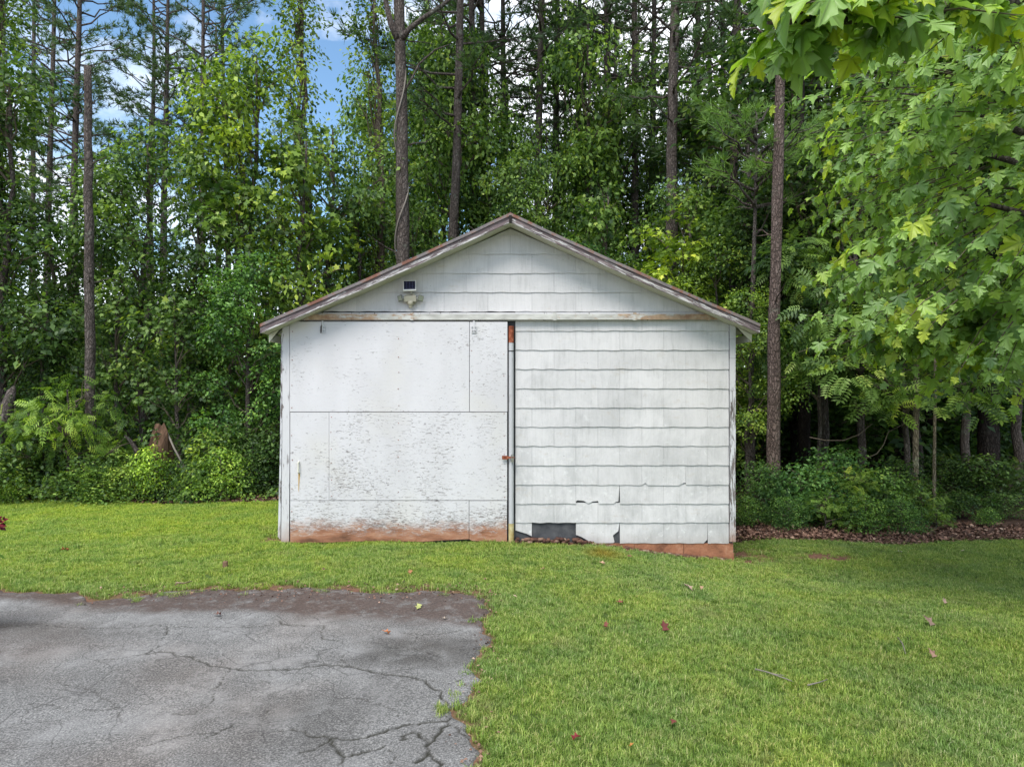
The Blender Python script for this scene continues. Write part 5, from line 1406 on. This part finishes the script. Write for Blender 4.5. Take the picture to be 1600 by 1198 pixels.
# ------------------------------------------------------------------ the sycamore at the right, branches reaching in overhead
SX = ([(0, 0)] + [(0.10, -0.07), (0.26, -0.06), (0.50, 0.02), (0.44, 0.14), (0.40, 0.22), (0.28, 0.30), (0.44, 0.36), (0.60, 0.52), (0.44, 0.54), (0.36, 0.62), (0.20, 0.60), (0.26, 0.76), (0.12, 0.84), (0, 1.02)])
rt = SX[1:]; lf = [(-x, y) for x, y in rt[:-1]][::-1]
ring = rt + lf
veinv = {(0.50, 0.02): 1, (0.60, 0.52): 1, (0, 1.02): 1}
SV = [(0, 0, 0)]; SVN = [1.0]
for x, y in ring:
    v_ = veinv.get((abs(x), y), 0.0)
    SV.append((x, y, (0.0 if v_ else 0.055) - 0.12 * (x * x + (y - 0.3) ** 2) * 1.1 - (0.05 if v_ else 0)))
    SVN.append(v_)
NRg = len(ring)
SF = [(0, 1 + i, 1 + i + 1) for i in range(NRg - 1)]
def syc_variant(seed):
    rr_ = random.Random(seed)
    cu = rr_.uniform(-0.25, 0.5); fo = rr_.uniform(0.05, 0.35); tw = rr_.uniform(-.3, .3)
    out_ = []
    for x, y, z in SV:
        out_.append((x * (1 + 0.08 * math.sin(y * 5 + seed)), y, z + fo * abs(x) - cu * y * y * 0.55 + tw * x * y))
    return out_
SVAR = [syc_variant(i) for i in range(8)]
syc_meshes = []
for i, sv in enumerate(SVAR):
    row = []
    for g in range(5):
        me = np_mesh('leaf', sv, SF, rnd=[(0.18, 0.4, 0.62, 0.82, 1.0)[g]] * len(sv), extra={'vein': SVN}); me.materials.append(M['syc'])
        row.append(me)
    syc_meshes.append(row)
SYX, SYY = 6.4, 6.6
syc = empty('sycamore_tree', (SYX, SYY, gzf(SYX, SYY)), 'large-leaved sycamore whose boughs hang in from the right and top', 'tree')
MB().tube([(SYX, SYY, -0.3), (SYX + .05, SYY, 1.5), (SYX - .05, SYY + .05, 3.2), (SYX, SYY, 5.5), (SYX + .1, SYY, 8)], [0.24, 0.20, 0.17, 0.13, 0.06], 14, wob=0.15).build('trunk', M['bark'], syc, smooth=True)
rg = np.random.default_rng(44); rr_ = random.Random(44)
CC = np.array([6.15, 6.9, 4.7]); CRr = np.array([3.15, 2.9, 3.05])
tw_start, tw_end, tw_sz = [], [], []
limbs = []
for i in range(16):
    d = rg.normal(size=3); d[0] = -abs(d[0]) * 0.9 if i < 12 else abs(d[0]); d[1] = -abs(d[1]) if i % 3 else d[1] * 0.6; d[2] *= 0.8; d /= np.linalg.norm(d)
    e = CC + d * CRr * 0.72
    s = Vector((SYX, SYY, min(6.5, max(2.2, e[2] * 0.6 + 0.8))))
    lp = limb_pts(s, e, 0.15, 7, 0.05, rr_); limbs.append(lp)
bough = [Vector((SYX, SYY, 4.6)), Vector((5.3, 5.6, 5.0)), Vector((4.2, 4.7, 4.8)), Vector((3.1, 4.0, 4.45)), Vector((2.2, 3.6, 4.12)), Vector((1.6, 3.4, 3.98)), Vector((1.22, 3.3, 3.92))]
limbs.append(bough)
low = limb_pts((SYX, SYY, 2.6), (4.0, 7.4, 2.75), 0.2, 7, 0.04, rr_); limbs.append(low)
for lp in limbs:
    MB().tube(lp, [0.075, 0.06, 0.048, 0.038, 0.028, 0.018, 0.008], 8, wob=0.1).build('limb', M['bark'], syc, smooth=True)
for i in range(1700):
    d = rg.normal(size=3); d /= np.linalg.norm(d)
    if d[0] > 0.35 and rg.uniform() < 0.6: continue
    e = CC + d * CRr * (rg.uniform(0.45, 1.0) ** 0.5) * (1 + 0.07 * math.sin(d[0] * 7 + d[2] * 9) + 0.05 * math.sin(d[1] * 11 + d[2] * 5))
    if e[2] < 1.9: continue
    tw_end.append(e)
    l_ = rr_.uniform(0.5, 0.9); s = e - np.array([d[0] * 0.75, d[1] * 0.75, -0.15 + d[2] * 0.5]) * l_
    tw_start.append(s); tw_sz.append(1.0)
for i in range(90):          # the bough near the camera
    k_ = rr_.uniform(1.5, 6); a = bough[int(k_)].lerp(bough[min(6, int(k_) + 1)], k_ % 1)
    e = np.array(a) + np.array([rr_.gauss(0, .22) - .05, rr_.gauss(0, .25), rr_.uniform(-0.22, 0.45)])
    if np.linalg.norm(e - np.array([0, 0, CH])) < 3.35 or e[0] < 1.15: continue
    tw_start.append(np.array(a)); tw_end.append(e); tw_sz.append(1.18)
for i in range(110):          # the low left fringe
    k_ = rr_.uniform(3, 6); a = low[int(k_)].lerp(low[min(6, int(k_) + 1)], k_ % 1)
    e = np.array(a) + np.array([rr_.gauss(-0.1, .35), rr_.gauss(0, .4), rr_.uniform(-0.35, 0.3)])
    tw_start.append(np.array(a)); tw_end.append(e); tw_sz.append(1.0)
twm = MB()
LP, LT_, LN, LS, LR = [], [], [], [], []
for s, e, sz in zip(tw_start, tw_end, tw_sz):
    s, e = Vector(s), Vector(e); d = (e - s); mid = s.lerp(e, 0.55) + Vector((0, 0, 0.07 * d.length))
    twm.tube([s, mid, e], [0.007, 0.005, 0.0025], 4, cap=False)
    dn = d.normalized(); side = dn.cross(Vector((0, 0, 1)))
    side = side.normalized() if side.length > .05 else Vector((1, 0, 0))
    outw = (e - Vector(CC)); outw.normalize()
    base_r = rr_.gauss(0.5, 0.16)
    nl = rr_.randint(5, 8)
    for j in range(nl):
        t = 0.25 + 0.75 * j / (nl - 1)
        p = s.lerp(mid, t / 0.55) if t < 0.55 else mid.lerp(e, (t - 0.55) / 0.45)
        sg = 1 if j % 2 else -1
        pd = (dn * 0.5 + side * sg * 0.9 + Vector((0, 0, 0.25))).normalized() if j < nl - 1 else dn
        pl_ = 0.045 * rr_.uniform(0.6, 1.4)
        q = p + pd * pl_
        twm.tube([p, q], [0.0022, 0.0016], 3, cap=False)
        tip = pd * 0.55 + Vector((0, 0, -0.85)) + Vector((rr_.gauss(0, .3), rr_.gauss(0, .3), rr_.gauss(0, .25)))
        nor = outw * 0.55 + Vector((0, -0.15, 0.75)) + Vector((rr_.gauss(0, .35), rr_.gauss(0, .35), rr_.gauss(0, .3)))
        LP.append(q); LT_.append(tip); LN.append(nor)
        LS.append(sz * (0.155 * rr_.uniform(0.42, 1.2) if t < 0.85 else 0.10 * rr_.uniform(0.6, 1.2)))
        LR.append(min(1, max(0, base_r + rr_.gauss(0.03, 0.23) + (0.3 if t > 0.85 and rr_.random() < .4 else 0))))
twm.build('twigs', M['twig'], syc, kind='stuff')
LP, LT_, LN, LS, LR = np.array(LP), np.array(LT_), np.array(LN), np.array(LS), np.array(LR)
dist = np.linalg.norm(LP - np.array([0, 0, CH]), axis=1)
inview = (np.abs(LP[:, 0] / LP[:, 1]) < 0.76) & ((LP[:, 2] - CH) / LP[:, 1] < 0.58)
score = np.where(inview, LS / dist * (1 + 0.3 * (dist < 6.5)), 0)
order = np.argsort(-score)
top_, rest = order[:300], order[300:]
for i in top_:
    tip = Vector(LT_[i]).normalized(); nr = Vector(LN[i]); nr = (nr - tip * nr.dot(tip)).normalized(); xa = tip.cross(nr)
    me = syc_meshes[i % 8][min(4, int(LR[i] * 5))]
    o = bpy.data.objects.new('leaf', me); COL.objects.link(o); o.parent = syc
    mt = Matrix((xa, tip, nr)).transposed().to_4x4(); mt.translation = Vector(LP[i]) - syc.location
    o.matrix_local = mt @ Matrix.Scale(float(LS[i]), 4)
Vs, Fs, Rs, Ve, b0 = [], [], [], [], 0
for vi in range(8):
    sel = rest[rest % 8 == vi]
    V, Fc = leaves_np(SVAR[vi], SF, LP[sel], LT_[sel], LN[sel], LS[sel])
    Vs.append(V); Fs.append(Fc + b0); b0 += len(V); Rs.append(np.repeat(LR[sel], len(SV))); Ve.append(np.tile(SVN, len(sel)))
o = link('leafage', np_mesh('leafage', np.concatenate(Vs), np.concatenate(Fs), rnd=np.concatenate(Rs), extra={'vein': np.concatenate(Ve)}), M['syc'], syc)
o.location = -syc.location; o['kind'] = 'stuff'
